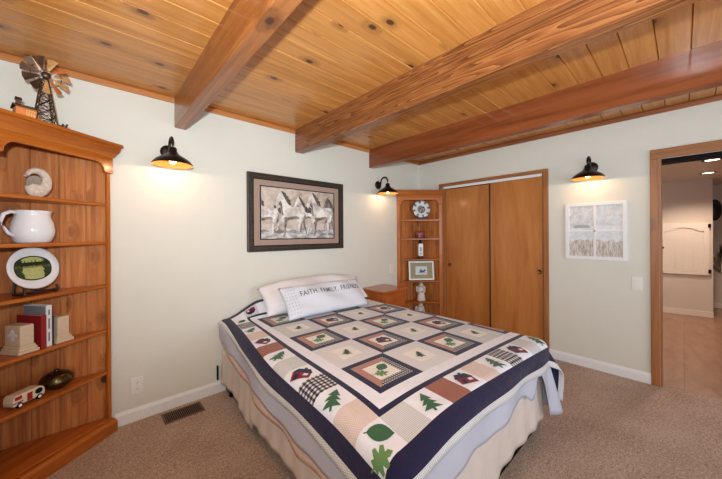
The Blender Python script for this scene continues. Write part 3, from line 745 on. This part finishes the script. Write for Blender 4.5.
def print_bg():
    n = N('horse_print_ground'); s = n.xyz(n.coord()); a = n.noise(n.coord(), 7, 5, .65, .8); b = n.noise(n.comb(n.math('MULTIPLY', s[0], 10), 0.0, n.math('MULTIPLY', s[2], 26)), 1, 4)
    col = n.ramp(a, [(.36, lin(172, 154, 138)), (.6, lin(216, 202, 188))])
    low = n.math('LESS_THAN', n.math('ADD', s[2], n.math('MULTIPLY', a, .12)), -.09)
    col = n.mix(low, col, n.ramp(b, [(.35, lin(112, 108, 108)), (.62, lin(222, 220, 218))]))
    return n.done(col, .6)
pr = MB().box((-.424, -.0132, -.247), (.424, -.0122, .247)).build('print', print_bg(), t)
def hshade(name, lo, hi, sc):
    n = N(name); a = n.noise(n.coord(), sc, 4, .6, .5); return n.done(n.ramp(a, [(.34, lin(*lo)), (.62, lin(*hi))]), .6)
H1 = hshade('horse_grey', (176, 168, 160), (244, 240, 234), 13); H2 = hshade('horse_shade', (78, 70, 66), (160, 150, 142), 16); H3 = hshade('horse_mane', (58, 52, 48), (112, 100, 92), 40)
def smooth(pts, it=2):
    for _ in range(it):
        q = []
        for a, b in zip(pts, pts[1:]+pts[:1]):
            q += [(a[0]*.75+b[0]*.25, a[1]*.75+b[1]*.25), (a[0]*.25+b[0]*.75, a[1]*.25+b[1]*.75)]
        pts = q
    return pts
BODY = [(.02,.735),(.0,.70),(.015,.665),(.05,.655),(.085,.685),(.135,.73),(.175,.745),(.2,.70),(.205,.62),(.22,.52),(.28,.43),(.38,.40),(.52,.42),(.66,.455),(.76,.43),(.84,.45),(.91,.53),(.925,.62),(.89,.70),(.80,.735),(.68,.725),(.56,.70),(.46,.73),(.38,.80),(.32,.89),(.275,.97),(.235,1.01),(.225,1.06),(.205,1.07),(.195,1.015),(.155,.99),(.115,.92),(.07,.82)]
NEAR1 = [(.24,.55),(.36,.47),(.33,.40),(.235,.335),(.16,.32),(.135,.27),(.12,.2),(.09,.165),(.06,.16),(.055,.185),(.085,.205),(.10,.27),(.105,.345),(.15,.39),(.22,.43)]
FAR1 = [(.30,.5),(.42,.46),(.385,.34),(.35,.25),(.345,.13),(.335,.07),(.285,.04),(.26,.05),(.29,.09),(.305,.17),(.305,.26),(.305,.36)]
NEAR2 = [(.70,.55),(.88,.52),(.86,.41),(.79,.33),(.765,.27),(.775,.17),(.745,.07),(.69,.035),(.665,.05),(.705,.09),(.725,.17),(.715,.26),(.72,.34),(.72,.44)]
FAR2 = [(.80,.58),(.935,.60),(.95,.46),(.915,.36),(.945,.25),(.985,.15),(.965,.09),(.935,.085),(.945,.14),(.90,.24),(.87,.33),(.84,.42)]
MANE = [(.215,1.045),(.25,1.06),(.29,1.03),(.35,1.01),(.36,.965),(.43,.94),(.42,.89),(.5,.86),(.47,.81),(.52,.77),(.45,.745),(.40,.78),(.345,.85),(.30,.92),(.255,.985)]
TAIL = [(.895,.69),(.95,.74),(1.04,.75),(1.14,.70),(1.2,.62),(1.12,.64),(1.15,.56),(1.06,.60),(1.0,.585),(.93,.62)]
NOSE = [(.02,.735),(.0,.70),(.015,.665),(.05,.655),(.085,.685),(.06,.73)]
JAW = [(.135,.73),(.175,.745),(.205,.70),(.21,.6),(.24,.5),(.28,.52),(.25,.64),(.24,.76),(.2,.84),(.16,.82)]
BELLY = [(.28,.43),(.38,.40),(.52,.42),(.66,.455),(.76,.43),(.72,.5),(.6,.51),(.42,.47),(.32,.49)]
def horse(x, z, s, k, lay, dark=False):
    y = -.0136-.0015*lay
    tr = lambda pts: [(max(-.42, min(.42, x+s*k*p[0])), max(-.243, z+s*p[1])) for p in pts]
    def poly(pts, mat, name, yy, par):
        bm = bmesh.new(); vs = [bm.verts.new((a, yy, b)) for a, b in tr(smooth(pts))]
        fc = bm.faces.new(vs); fc.normal_update(); bmesh.ops.triangulate(bm, faces=[fc])
        q = MB(); q.bm.free(); q.bm = bm; return q.build(name, mat, par)
    A = H2 if dark else H1
    h = poly(BODY, A, 'horse', y-.0004, pr)
    poly(FAR1, H2, 'far_leg', y-.0001, h); poly(FAR2, H2, 'far_leg', y-.0001, h)
    poly(NEAR1, A, 'near_leg', y-.0006, h); poly(NEAR2, A, 'near_leg', y-.0006, h)
    poly(TAIL, H3, 'tail', y-.0002, h); poly(MANE, H3, 'mane', y-.0008, h)
    poly(NOSE, H3, 'muzzle', y-.0009, h); poly(JAW, H2, 'neck_shadow', y-.0007, h); poly(BELLY, H2, 'belly_shadow', y-.0007, h)
horse(.27, -.20, .37, .8, 0, True)
horse(-.56, -.24, .40, .85, 1)
horse(-.09, -.20, .36, .8, 2)
horse(-.30, -.245, .44, .86, 3)
horse(.05, -.245, .45, .86, 4)

# ------------------------------------------------------------------ snowy window picture
t = thing('window_picture', 'white four pane window frame picture of a snowy landscape', 'picture', (DB-.001, .584, 1.349), -PI/2)
ww, wh = .238, .28
m = frame_rect(MB(), ww, wh, .032, -.022, 0); m.box((-.009, -.02, -wh+.03), (.009, 0, wh-.03)).box((-ww+.03, -.02, -.007), (ww-.03, 0, .009))
m.build('frame', M['white'], t, bevel=.002)
def snow():
    n = N('snow_scene_print'); s = n.xyz(n.coord()); x, z = s[0], s[2]
    a = n.noise(n.coord(), 22, 6, .7); b = n.noise(n.comb(n.math('MULTIPLY', x, 70), 0.0, n.math('MULTIPLY', z, 16)), 1, 4, .6)
    sky = n.ramp(a, [(.38, lin(196, 202, 204)), (.6, lin(226, 230, 234))])
    reed = n.ramp(b, [(.36, lin(172, 156, 140)), (.6, lin(222, 220, 216))])
    gr = n.math('LESS_THAN', n.math('ADD', z, n.math('MULTIPLY', a, .12)), -.035)
    col = n.mix(gr, n.ramp(a, [(.4, lin(214, 218, 222)), (.6, lin(232, 234, 238))]), reed)
    up = n.math('GREATER_THAN', n.math('ADD', z, n.math('MULTIPLY', a, .05)), .075)
    col = n.mix(up, col, sky)
    return n.done(col, .35)
p = MB().box((-ww+.02, -.008, -wh+.02), (ww-.02, -.001, wh-.02)).build('print', snow(), t)
m = MB(); rnd = random.Random(3)
for k in range(46):
    x = rnd.uniform(-.2, .2); z = rnd.uniform(-.24, -.15); h = rnd.uniform(.03, .09)*(1 if abs(x) > .03 else .5); dx = rnd.uniform(-.02, .02)
    m.prism([(x-.0012, z), (x+.0012, z), (x+dx+.0005, z+h)], .0008, 'y', -.0088)
m.build('reeds', plain('reed_brown', (160, 138, 114), .6), p)
MB().prism([(-.17, .03), (-.04, .03), (-.035, .045), (-.06, .062), (-.15, .062), (-.175, .045)], .0008, 'y', -.0088).build('snowy_shed', plain('shed_grey', (176, 176, 178), .6), p)

# ------------------------------------------------------------------ bed
bx0, bx1, by0, by1, zt = .764, 2.28, .645, 2.655, .605
RR, EA = .06, .035
def bump(x, y): return .12*sstep(y, 2.43, 2.62)*sstep(x, .84, 1.16)*(1-sstep(x, 2.12, 2.36))
def ztop(x, y): return zt+.014*(1-min(1, abs((x-1.52)/.76))**3)*(1-.6*min(1, abs((y-1.65)/1.0))**4)+bump(x, y)-.05*math.exp(-((x-bx0)**2+(y-by0)**2)/.05)
def drape(x, y, off=0.0, flare=.10, wave=0.0, corner=.34):
    xa, xb, ya = bx0+EA+.05*sstep(y, 1.7, 2.6), bx1-EA, by0+EA
    sx = -1 if x < xa else 1 if x > xb else 0
    dx = xa-x if sx < 0 else x-xb if sx > 0 else 0; dy = max(0, ya-y)
    qx, qy = min(max(x, xa), xb), max(y, ya)
    L = math.hypot(dx, dy)
    if L < 1e-6: return Vector((x, y, ztop(x, y)+off))
    d = Vector((sx*dx/L, -dy/L, 0)); q = RR*PI/2
    cor = (2*dx*dy/(L*L))**2
    if L < q: a = L/RR; o = RR*math.sin(a); dr = RR*(1-math.cos(a)); nrm = d*math.sin(a)+Vector((0, 0, math.cos(a)))
    else:
        fl = flare+corner*cor+wave*math.sin(qx*9+qy*11)*(1-cor); e = L-q
        o = RR+fl*e+(.012*math.sin(qx*13-qy*9.5)*min(1, e/.12)*(1-cor)); dr = RR+e*math.sqrt(max(.1, 1-fl*fl)); nrm = d
    p = Vector((qx, qy, ztop(qx, qy)-dr))+d*o+nrm*off
    p.z = max(p.z, .03); return p

bed = thing('bed', 'queen bed against the back wall with a cream pleated skirt', 'bed', (1.52, 1.65, 0))
LB = lambda p: (p[0]-1.52, p[1]-1.65, p[2])
M['cream'] = plain('cream_skirt_fabric', (228, 216, 206), .9, var=.05, scale=9, bump=.1)
M['matt'] = plain('mattress_ticking', (224, 216, 206), .85, var=.03)
MB().box(LB((bx0+.085, by0+.035, .012)), LB((bx1-.035, by1-.01, .12))).build('bed_frame', M['black'], bed)
for x in (bx0+.1, bx1-.1):
    for y in (by0+.12, by1-.12): MB().at(LB((x, y, 0))).lathe([(0, 0), (.025, 0), (.025, .04), (0, .04)], 14).build('leg', M['black'], bed)
MB().box(LB((bx0+.06, by0+.035, .12)), LB((bx1-.035, by1-.004, .34))).build('box_spring', M['matt'], bed, bevel=.02)
m = MB().box(LB((bx0+.075, by0+.035, .34)), LB((bx1-.035, by1-.002, zt-.035)))
m.bm.verts.ensure_lookup_table(); m.bm.verts[4].co.z -= .075; m.bm.verts[4].co.x += .02; m.bm.verts[4].co.y += .02
m.build('mattress', M['matt'], bed, bevel=.045)
MB().box(LB((bx0+.018, by1-.003, .11)), LB((bx0+.03, by1+.015, .23))).build('headboard_bracket', M['black'], bed, bevel=.002)
def skirt(pts, z0, z1f, seed, amp=.006, freq=42):
    """pleated panel along a plan polyline"""
    P = [Vector(p) for p in pts]; seg = [(P[i+1]-P[i]).length for i in range(len(P)-1)]; tot = sum(seg)
    def at(s):
        for i, l in enumerate(seg):
            if s <= l or i == len(seg)-1:
                u = (P[i+1]-P[i])/l; return P[i]+u*min(s, l), Vector((u.y, -u.x))
            s -= l
    rnd = random.Random(seed); ph = rnd.uniform(0, 6)
    def fn(i, j):
        s = i*tot; p, n = at(s); z = lerp(z0, z1f(i), j)
        w = amp*(.7*math.sin(s*freq+ph)+.9*math.sin(s*freq*.27+ph*2))*(.15+.9*j)+.008*j
        q = p+n*w; return LB((q.x, q.y, z))
    return MB().grid(fn, int(tot*90), 10)
x_ = bx0+.014
def sideL(m): return m.build('bed_skirt', M['cream'], bed, smooth=True, solid=.003)
# the outward normal must face -X on the left side: travel from the foot to the head is reversed below
sideL(skirt([(x_+.05, 2.652), (x_+.04, 2.32), (x_+.01, 1.93)], .36, lambda i: .075+.015*math.sin(i*5)-.02*i, 1))
sideL(skirt([(x_+.002, 1.96), (x_-.004, by0+.02)], .36, lambda i: .10-.03*i+.010*math.sin(i*9), 2))
sideL(skirt([(x_, by0+.012), (bx1-.014, by0+.012)], .36, lambda i: .065+.02*i+.012*math.sin(i*9+1), 4, .008, 34))
sideL(skirt([(bx1-.014, by0+.02), (bx1-.014, 2.2)], .36, lambda i: .05, 5))

def perimeter(hem, off, s0, s1, inner=-.16, nl=150, nh=22, flare=.06, wave=.05, corner=.2):
    """strip of cloth tucked under the quilt: s runs 0..1 down the left side, 1..2 along the foot, 2..3 up the right side"""
    xa, xb, ya = bx0+EA, bx1-EA, by0+EA
    def base(s):
        # path with fanned corners: returns point, outward normal
        c = .06
        if s < 1-c: yy = lerp(by1-.006, ya, s/(1-c)); return Vector((xa+.05*sstep(yy, 1.7, 2.6), yy)), Vector((-1, 0))
        if s < 1+c: a = PI/2*(s-(1-c))/(2*c); return Vector((xa, ya)), Vector((-math.cos(a), -math.sin(a)))
        if s < 2-c: return Vector((lerp(xa, xb, (s-1-c)/(1-2*c)), ya)), Vector((0, -1))
        if s < 2+c: a = PI/2*(s-(2-c))/(2*c); return Vector((xb, ya)), Vector((math.sin(a), -math.cos(a)))
        return Vector((xb, lerp(ya, by1-.006, (s-2-c)/(1-c)))), Vector((1, 0))
    def fn(i, j):
        s = lerp(s0, s1, i); p, n = base(s); L = lerp(inner, hem(s), j)
        q = p+n*L
        if L < 0: q.y = min(q.y, by1-.006)
        return drape(q.x, q.y, off, flare, wave, corner)
    return MB().grid(fn, nl, nh)
M['sheet'] = plain('pale_blue_sheet', (198, 201, 216), .85, var=.03, scale=12, bump=.12)
M['peach'] = plain('peach_blanket', (232, 202, 186), .9, var=.12, scale=45, bump=.3)
def hem_sheet(s):
    w = .008*math.sin(s*23)+.005*math.sin(s*51)
    if s < 1: return lerp(.185, .335, sstep(s, 0, .75))+w-.05*sstep(s, .93, 1.0)
    if s < 2:
        h = lerp(.285, .255, s-1)+w
        h += .05*math.exp(-((s-1.76)/.025)**2)
        h -= .07*math.exp(-((s-1.82)/.03)**2)
        h += .26*sstep(s, 1.86, 1.92); return h
    return .515-.06*sstep(s, 2.0, 2.3)+w
o = perimeter(hem_sheet, -.008, 0, 3, nl=260).build('flat_sheet', M['sheet'], None, smooth=True, solid=.003)
tag(o, 'pale blue flat sheet hanging below the quilt hem', 'sheet')
def hem_peach(s): return hem_sheet(s)+.05+.045*s+.03*math.sin(s*6+.5)*(.4+.6*s)-.02*(1-s)+.012*math.sin(s*31) if s < 1 else .3
o = perimeter(hem_peach, -.016, 0, .97, nl=140, flare=.05, wave=.05).build('blanket', M['peach'], None, smooth=True, solid=.004)
tag(o, 'peach blanket edge showing beneath the blue sheet on the left side', 'blanket')

# ---- patchwork quilt
BK, F = .305, 1.525
SA, ST, BO, NA, BI = .068, .030, .152, .085, .04
OUT = SA+ST+BO+NA+BI
ang = math.radians(3.0)
EU, EV, Q0 = Vector((math.cos(ang), -math.sin(ang))), Vector((math.sin(ang), math.cos(ang))), Vector((.958, .924))
def flat(u, v):
    if u < 0: u *= 1-.32*sstep(v, .5, 1.7)
    if u > 1.3: u = 1.3+(u-1.3)*.8
    if v > 1.5: v = 1.5+(v-1.5)*.62
    p = Q0+EU*u+EV*v; return p.x, min(p.y, by1+.004)
def quilt_pos(u, v, off=0.0):
    x, y = flat(u, v)
    p = drape(x, y, .006+off, .12, .04, lerp(.16, .42, sstep(x, 1.2, 2.0)))
    return p
def qmat(name, col, uvfn=None, rough=.9):
    n = N(name); f = n.noise(n.coord('UV'), 900, 3); a = n.noise(n.coord('UV'), 16, 3)
    if uvfn: col = uvfn(n, n.xyz(n.coord('UV')))
    else: col = lin(*col)
    n.bump(n.math('ADD', n.math('MULTIPLY', f, .1), a), .45, .012)
    n.b.inputs['Sheen Weight'].default_value = .15
    return n.done(col, rough, 0, .15)
fr = lambda n, v, k: n.math('FRACT', n.math('MULTIPLY', v, k))
def stripes(k, duty, a, b, c):
    def fn(n, s):
        x = n.math('LESS_THAN', fr(n, s[0], k), duty); y = n.math('LESS_THAN', fr(n, s[1], k), duty)
        return n.mix(n.math('MULTIPLY', x, y), n.mix(n.math('MAXIMUM', x, y), lin(*a), lin(*b)), lin(*c))
    return fn
def dots(k, a, b):
    def fn(n, s):
        row = n.math('FLOOR', n.math('MULTIPLY', s[1], k)); x = n.math('FRACT', n.math('ADD', n.math('MULTIPLY', s[0], k), n.math('MULTIPLY', row, .5))); y = fr(n, s[1], k)
        d = n.math('ADD', n.math('POWER', n.math('SUBTRACT', x, .5), 2), n.math('POWER', n.math('SUBTRACT', y, .5), 2))
        return n.mix(n.math('LESS_THAN', d, .075), lin(*a), lin(*b))
    return fn
QM = {
 'white': qmat('quilt_white', (234, 238, 250)), 'navy': qmat('quilt_navy', (36, 34, 66)), 'cream': qmat('quilt_cream', (236, 234, 228)),
 'sage': qmat('quilt_sage_check', 0, stripes(130, .22, (218, 222, 226), (188, 190, 192), (156, 158, 158))),
 'tan': qmat('quilt_tan_dot', 0, dots(130, (212, 194, 186), (234, 226, 222))),
 'plaid': qmat('quilt_plaid', 0, stripes(42, .5, (222, 220, 214), (108, 110, 124), (26, 26, 42))),
 'brick': qmat('quilt_brick', 0, dots(160, (150, 94, 80), (168, 116, 100))),
 'check': qmat('quilt_black_check', 0, stripes(64, .5, (214, 210, 204), (92, 92, 104), (28, 26, 40))),
 'taupe': qmat('quilt_taupe', 0, stripes(150, .3, (226, 227, 232), (214, 214, 218), (200, 200, 204))),
 'mauve': qmat('quilt_mauve', 0, dots(120, (172, 124, 112), (194, 154, 142))),
 'bind': qmat('quilt_binding_print', 0, dots(110, (226, 227, 228), (176, 178, 180))),
 'green': qmat('applique_green', (62, 104, 74)), 'dgreen': qmat('applique_dark_green', (44, 74, 54)), 'lgreen': qmat('applique_light_green', (104, 146, 92)),
 'red': qmat('applique_red', (132, 36, 38)),
}
QK = list(QM)
PIECES = 12; PL_ = (F+.2)/PIECES
SEQ_L = ['tan', 'white:tree', 'plaid', 'white:house', 'sage', 'white:tree', 'brick', 'white:house', 'tan', 'white:tree', 'plaid', 'white:leaf']
SEQ_F = ['sage', 'white:tree', 'brick', 'white:house', 'tan', 'white:tree', 'plaid', 'white:house', 'sage', 'white:tree', 'brick', 'white:house']
def region(u, v):
    eu = max(-u, u-F, 0); ev = max(-v, v-F, 0); e = max(eu, ev)
    if e <= 0:
        i, j = min(4, int(u/BK)), min(4, int(v/BK)); a, b = u-i*BK, v-j*BK
        ds = {'l': a, 'r': BK-a, 'b': b, 't': BK-b}; k = min(ds, key=ds.get); r = ds[k]
        if (i+j) % 2 == 0:
            if r < .036: return 'navy'
            if r < .08: return 'mauve' if k in 'lt' else 'check'
            return 'cream'
        if r < .08: return ('sage', 'taupe', 'taupe')[(i*2+j) % 3]
        return 'cream'
    if e < SA: return 'white'
    if e < SA+ST: return 'navy'
    if e < SA+ST+BO:
        if min(eu, ev) > SA+ST: return 'white'
        if eu > ev: return SEQ_L[max(0, min(11, int((v+.1)/PL_)))].split(':')[0]
        return SEQ_F[max(0, min(11, int((u+.1)/PL_)))].split(':')[0]
    if e < OUT-BI: return 'navy'
    return 'bind'
L0 = set()
for i in range(6): L0.add(i*BK)
for i in range(5):
    for q in (.036, .08, BK-.08, BK-.036): L0.add(i*BK+q)
acc = 0
for w in (SA, ST, BO, NA, BI): acc += w; L0.add(-acc); L0.add(F+acc)
for k in range(PIECES+1): L0.add(-.1+k*PL_)
L0 = sorted(L0); lines = []
for a, b in zip(L0, L0[1:]):
    if b-a < 1e-5: continue
    nn = max(1, math.ceil((b-a)/.02))
    lines += [a+(b-a)*k/nn for k in range(nn)]
lines.append(L0[-1])
bm = bmesh.new(); uvl = bm.loops.layers.uv.new('UVMap')
V = [[bm.verts.new(quilt_pos(u, v)) for v in lines] for u in lines]
for i in range(len(lines)-1):
    for j in range(len(lines)-1):
        f = bm.faces.new((V[i][j], V[i+1][j], V[i+1][j+1], V[i][j+1]))
        f.material_index = QK.index(region((lines[i]+lines[i+1])/2, (lines[j]+lines[j+1])/2)); f.smooth = True
        for lp, (a, b) in zip(f.loops, ((i, j), (i+1, j), (i+1, j+1), (i, j+1))): lp[uvl].uv = (lines[a]+1, lines[b]+1)
q = MB(); q.bm.free(); q.bm = bm
quilt = q.build('quilt', [QM[k] for k in QK], None, recalc=False)
s_ = quilt.modifiers.new('solid', 'SOLIDIFY'); s_.thickness = .006; s_.offset = -1
tag(quilt, 'navy and white patchwork quilt with cabins, trees and leaves spread over the bed', 'quilt')

# appliqued motifs: outlines in a unit frame (x right, y up), mapped on to the draped quilt
TREE = [(-.05,-.5),(.05,-.5),(.05,-.36),(.38,-.38),(.12,-.12),(.31,-.13),(.09,.11),(.23,.1),(0,.5),(-.23,.1),(-.09,.11),(-.31,-.13),(-.12,-.12),(-.38,-.38),(-.05,-.36)]
HOUSE = [(-.45,-.4),(.45,-.4),(.45,.05),(-.45,.05)]
ROOF = [(-.5,.03),(.5,.03),(.3,.38),(.12,.38),(.12,.5),(-.02,.5),(-.02,.38),(-.3,.38)]
WIN = [[(.1,-.22),(.32,-.22),(.32,-.04),(.1,-.04)], [(-.3,-.4),(-.08,-.4),(-.08,-.08),(-.3,-.08)]]
LEAF = [(0,.55)]+[(.40*math.sin(PI*t)**.75*(1-.12*t), .5-1.0*t) for t in (.12,.25,.4,.55,.7,.82,.92)]+[(.02,-.5),(.02,-.62),(-.02,-.62),(-.02,-.5)]+[(-.40*math.sin(PI*t)**.75*(1-.12*t), .5-1.0*t) for t in (.92,.82,.7,.55,.4,.25,.12)]
OAK = [(0,.5),(.12,.36),(.09,.26),(.3,.28),(.34,.16),(.16,.06),(.36,.0),(.36,-.12),(.16,-.16),(.2,-.3),(.03,-.32),(.03,-.55),(-.03,-.55),(-.03,-.32),(-.2,-.3),(-.16,-.16),(-.36,-.12),(-.36,0),(-.16,.06),(-.34,.16),(-.3,.28),(-.09,.26),(-.12,.36)]
def motif(poly, u, v, size, rot, mat, name, lift=.0022, cuts=2):
    bm = bmesh.new(); c, s = math.cos(rot), math.sin(rot); vs = []
    for a, b in poly: vs.append(bm.verts.new((a*size, b*size, 0)))
    f = bm.faces.new(vs); f.normal_update(); bmesh.ops.triangulate(bm, faces=[f])
    for _ in range(5):
        long = [e for e in bm.edges if e.calc_length() > .013]
        if not long: break
        bmesh.ops.subdivide_edges(bm, edges=long, cuts=1); bmesh.ops.triangulate(bm, faces=[f for f in bm.faces if len(f.verts) > 3])
    uvl = bm.loops.layers.uv.new('UVMap')
    for f in bm.faces:
        f.smooth = True
        for lp in f.loops: lp[uvl].uv = (u+lp.vert.co.x+2, v+lp.vert.co.y+2)
    for w in bm.verts:
        a, b = w.co.x*c-w.co.y*s, w.co.x*s+w.co.y*c; w.co = quilt_pos(u+a, v+b, lift)
    q = MB(); q.bm.free(); q.bm = bm
    o = q.build(name, QM[mat], quilt, recalc=False); return o
def house(u, v, size, rot):
    motif(HOUSE, u, v, size, rot, 'red', 'house_applique'); motif(ROOF, u, v, size, rot, 'navy', 'roof_applique', .003)
    o = motif(WIN[0], u, v, size, rot, 'white', 'window_applique', .0038); motif(WIN[1], u, v, size, rot, 'navy', 'doorway_applique', .0038)
for i in range(5):
    for j in range(5):
        u, v = (i+.5)*BK, (j+.5)*BK
        if (i+j) % 2: motif(TREE, u, v, .085, -.5, 'dgreen', 'tree_applique')
        elif i % 2: house(u, v, .11, -.4)
        else: motif(LEAF, u+.022, v+.022, .08, -1.1, 'green', 'leaf_applique'); motif(OAK, u-.03, v-.026, .085, -1.9, 'lgreen', 'leaf_applique')
cb = SA+ST+BO/2
for k in range(PIECES):
    w = -.1+(k+.5)*PL_
    for seq, P, rot in ((SEQ_L, (-cb, w), -.85), (SEQ_F, (w, -cb), -.3), (SEQ_F[::-1], (w, F+cb), PI)):
        t_ = seq[k].partition(':')[2]
        if rot == PI and not (k < 4): continue
        if t_ == 'tree': motif(TREE, *P, .122, rot, 'green', 'tree_applique')
        elif t_ == 'house': house(*P, .11, rot)
        elif t_ == 'leaf': motif(LEAF, *P, .1, rot, 'dgreen', 'leaf_applique')
motif(LEAF, -cb+.03, -cb+.022, .10, -2.3, 'green', 'leaf_applique'); motif(OAK, -cb-.035, -cb-.04, .11, -2.0, 'lgreen', 'leaf_applique')

# ---- pillows
def pillow_surface(W, H, T, droop=.012):
    def f(u, v, side):  # u,v in -1..1
        x = W/2*u*(1-.035*(1-v*v)*u*u)
        z = H/2*v*(1+.05*u**4)-droop*(abs(u)**3)*(v > 0)*v
        e = max(0, (1-abs(u)**3.2)*(1-abs(v)**2.6))
        t = T/2*e**.55
        return Vector((x, -side*t+.010*math.sin(7*u+3*v)*e+.004*math.sin(13*u*v+2*u)*e, z))
    return f
def pillow(name, W, H, T, mat, parent, droop=.012):
    f = pillow_surface(W, H, T, droop); m = MB(); n, k = 44, 22
    for side in (1, -1): m.grid(lambda i, j: f(2*i-1, 2*j-1, side), n, k)
    bmesh.ops.remove_doubles(m.bm, verts=m.bm.verts[:], dist=.0004)
    o = m.build(name, mat, parent, smooth=True); return o, f
M['pil'] = plain('white_pillow_cotton', (236, 234, 238), .9, var=.03, scale=10, bump=.15)
M['lum'] = plain('lumbar_pillow_cotton', (220, 224, 234), .9, var=.02, scale=14, bump=.15)
t = thing('bed_pillow', 'wide plain white pillow leaning on the wall behind the lettered pillow', 'pillow', (1.657, 2.455, .778), math.radians(-1))
t.rotation_euler = (math.radians(-46), 0, math.radians(-1))
pillow('pillow_body', 1.15, .35, .155, M['pil'], t, .075)
t = thing('lumbar_pillow', 'long white lumbar pillow lettered faith, family, friends', 'pillow', (1.60, 2.215, .762), 0)
t.rotation_euler = (math.radians(-40), math.radians(.5), math.radians(-1))
o, pf = pillow('pillow_body', .87, .30, .12, M['lum'], t)
def on_front(x, z, W=.87, H=.30, lift=.0055):
    u, v = max(-.98, min(.98, 2*x/W)), max(-.98, min(.98, 2*z/H)); p = pf(u, v, 1); return Vector((x, p.y-lift, z))
words_ = []
for word in ('FAITH.', 'FAMILY.', 'FRIENDS.'):
    cu = bpy.data.curves.new('lettering', 'FONT'); cu.body = word; cu.size = .07; cu.align_y = 'CENTER'; cu.resolution_u = 3; cu.space_character = 1.06; cu.offset = .0003
    fo = bpy.data.objects.new('lettering_curve', cu); C.objects.link(fo); bpy.context.view_layer.update()
    me = bpy.data.meshes.new_from_object(fo.evaluated_get(bpy.context.evaluated_depsgraph_get())); bpy.data.objects.remove(fo)
    bm = bmesh.new(); bm.from_mesh(me); bmesh.ops.triangulate(bm, faces=bm.faces[:])
    for _ in range(3): bmesh.ops.subdivide_edges(bm, edges=[e for e in bm.edges if e.calc_length() > .014], cuts=1); bmesh.ops.triangulate(bm, faces=bm.faces[:])
    words_.append((bm, max(v.co.x for v in bm.verts)))
gap = .036; tot_ = sum(w for _, w in words_)+2*gap; x_ = -tot_/2; k_ = .665/tot_
ink = plain('grey_lettering', (84, 88, 98), .8)
for bm, w_ in words_:
    for v in bm.verts: v.co = on_front(.045+(x_+v.co.x)*k_, .036+v.co.y)
    x_ += w_+gap; q = MB(); q.bm.free(); q.bm = bm; q.build('lettering', ink, t, recalc=False)
m = MB()
for i in range(4):
    for j in range(9):
        x, z = -.405+i*.025+.004*(j % 2), -.12+.03*j; c = [on_front(x+.0055*math.cos(a), z+.0055*math.sin(a)) for a in (PI/2, PI*7/6, PI*11/6)]
        m.face([m.v(p) for p in c])
m.build('printed_specks', plain('speck_grey', (120, 122, 130), .8), t, recalc=False)

# ------------------------------------------------------------------ camera
f_px, yaw, Hpx, roll = 295.6, .7418, 234.42, .0063
cam = bpy.data.cameras.new('camera'); cam.sensor_fit = 'HORIZONTAL'; cam.sensor_width = 36; cam.lens = f_px/722*36
cam.shift_y = -(239.5-Hpx)/722; cam.clip_start = .02
co = bpy.data.objects.new('camera', cam); C.objects.link(co)
fwd = Vector((math.sin(yaw), math.cos(yaw), 0)); rt = Vector((math.cos(yaw), -math.sin(yaw), 0)); up = Vector((0, 0, 1))
r2 = rt*math.cos(roll)-up*math.sin(roll); u2 = rt*math.sin(roll)+up*math.cos(roll)
co.matrix_world = Matrix(((r2.x, u2.x, -fwd.x, 0), (r2.y, u2.y, -fwd.y, 0), (r2.z, u2.z, -fwd.z, 1.33), (0, 0, 0, 1)))
S.camera = co

# ------------------------------------------------------------------ light
def area(name, loc, direction, sx, sy, power, col):
    L = bpy.data.lights.new(name, 'AREA'); L.shape = 'RECTANGLE'; L.size = sx; L.size_y = sy; L.energy = power; L.color = col
    o = bpy.data.objects.new(name, L); C.objects.link(o); o.location = loc
    o.rotation_euler = Vector(direction).to_track_quat('-Z', 'Y').to_euler(); return o
area('left_opening_fill', (XC-.1, (wy0+wy1)/2, (wz0+wz1)/2), (1, .25, .0), 1.1, 1.1, 20, (.74, .87, 1))  # area lamp added outside the unseen left opening as daylight fill
area('front_opening_fill', ((fx0+fx1)/2, YD-.1, (fz0+fz1)/2), (0, 1, .0), 2.1, 1.3, 28, (.74, .87, 1))  # second added fill lamp, outside the unseen front opening
P = bpy.data.lights.new('photographer_flash', 'SPOT'); P.energy = 195; P.shadow_soft_size = .035; P.color = (.86, .945, 1); P.spot_size = math.radians(168); P.spot_blend = 1
po = bpy.data.objects.new('photographer_flash', P); C.objects.link(po); po.location = (-.075, -.12, 1.50)
po.rotation_euler = Vector((.52, .62, .60)).to_track_quat('-Z', 'Y').to_euler()
for i, (x, y) in enumerate(((5.25, -.225), (6.35, -.235))):
    L = bpy.data.lights.new('can_light', 'SPOT'); L.energy = 50; L.spot_size = 2.4; L.spot_blend = .6; L.color = (1, .8, .64); L.shadow_soft_size = .05
    o = bpy.data.objects.new('can_light', L); C.objects.link(o); o.location = (x, y, HZ-.03)
w = bpy.data.worlds.new('world'); S.world = w; w.use_nodes = True
w.node_tree.nodes['Background'].inputs[0].default_value = (.75, .86, 1, 1); w.node_tree.nodes['Background'].inputs[1].default_value = .8
S.view_settings.view_transform = 'Standard'; S.view_settings.look = 'None'; S.view_settings.gamma = 1; S.view_settings.exposure = .42
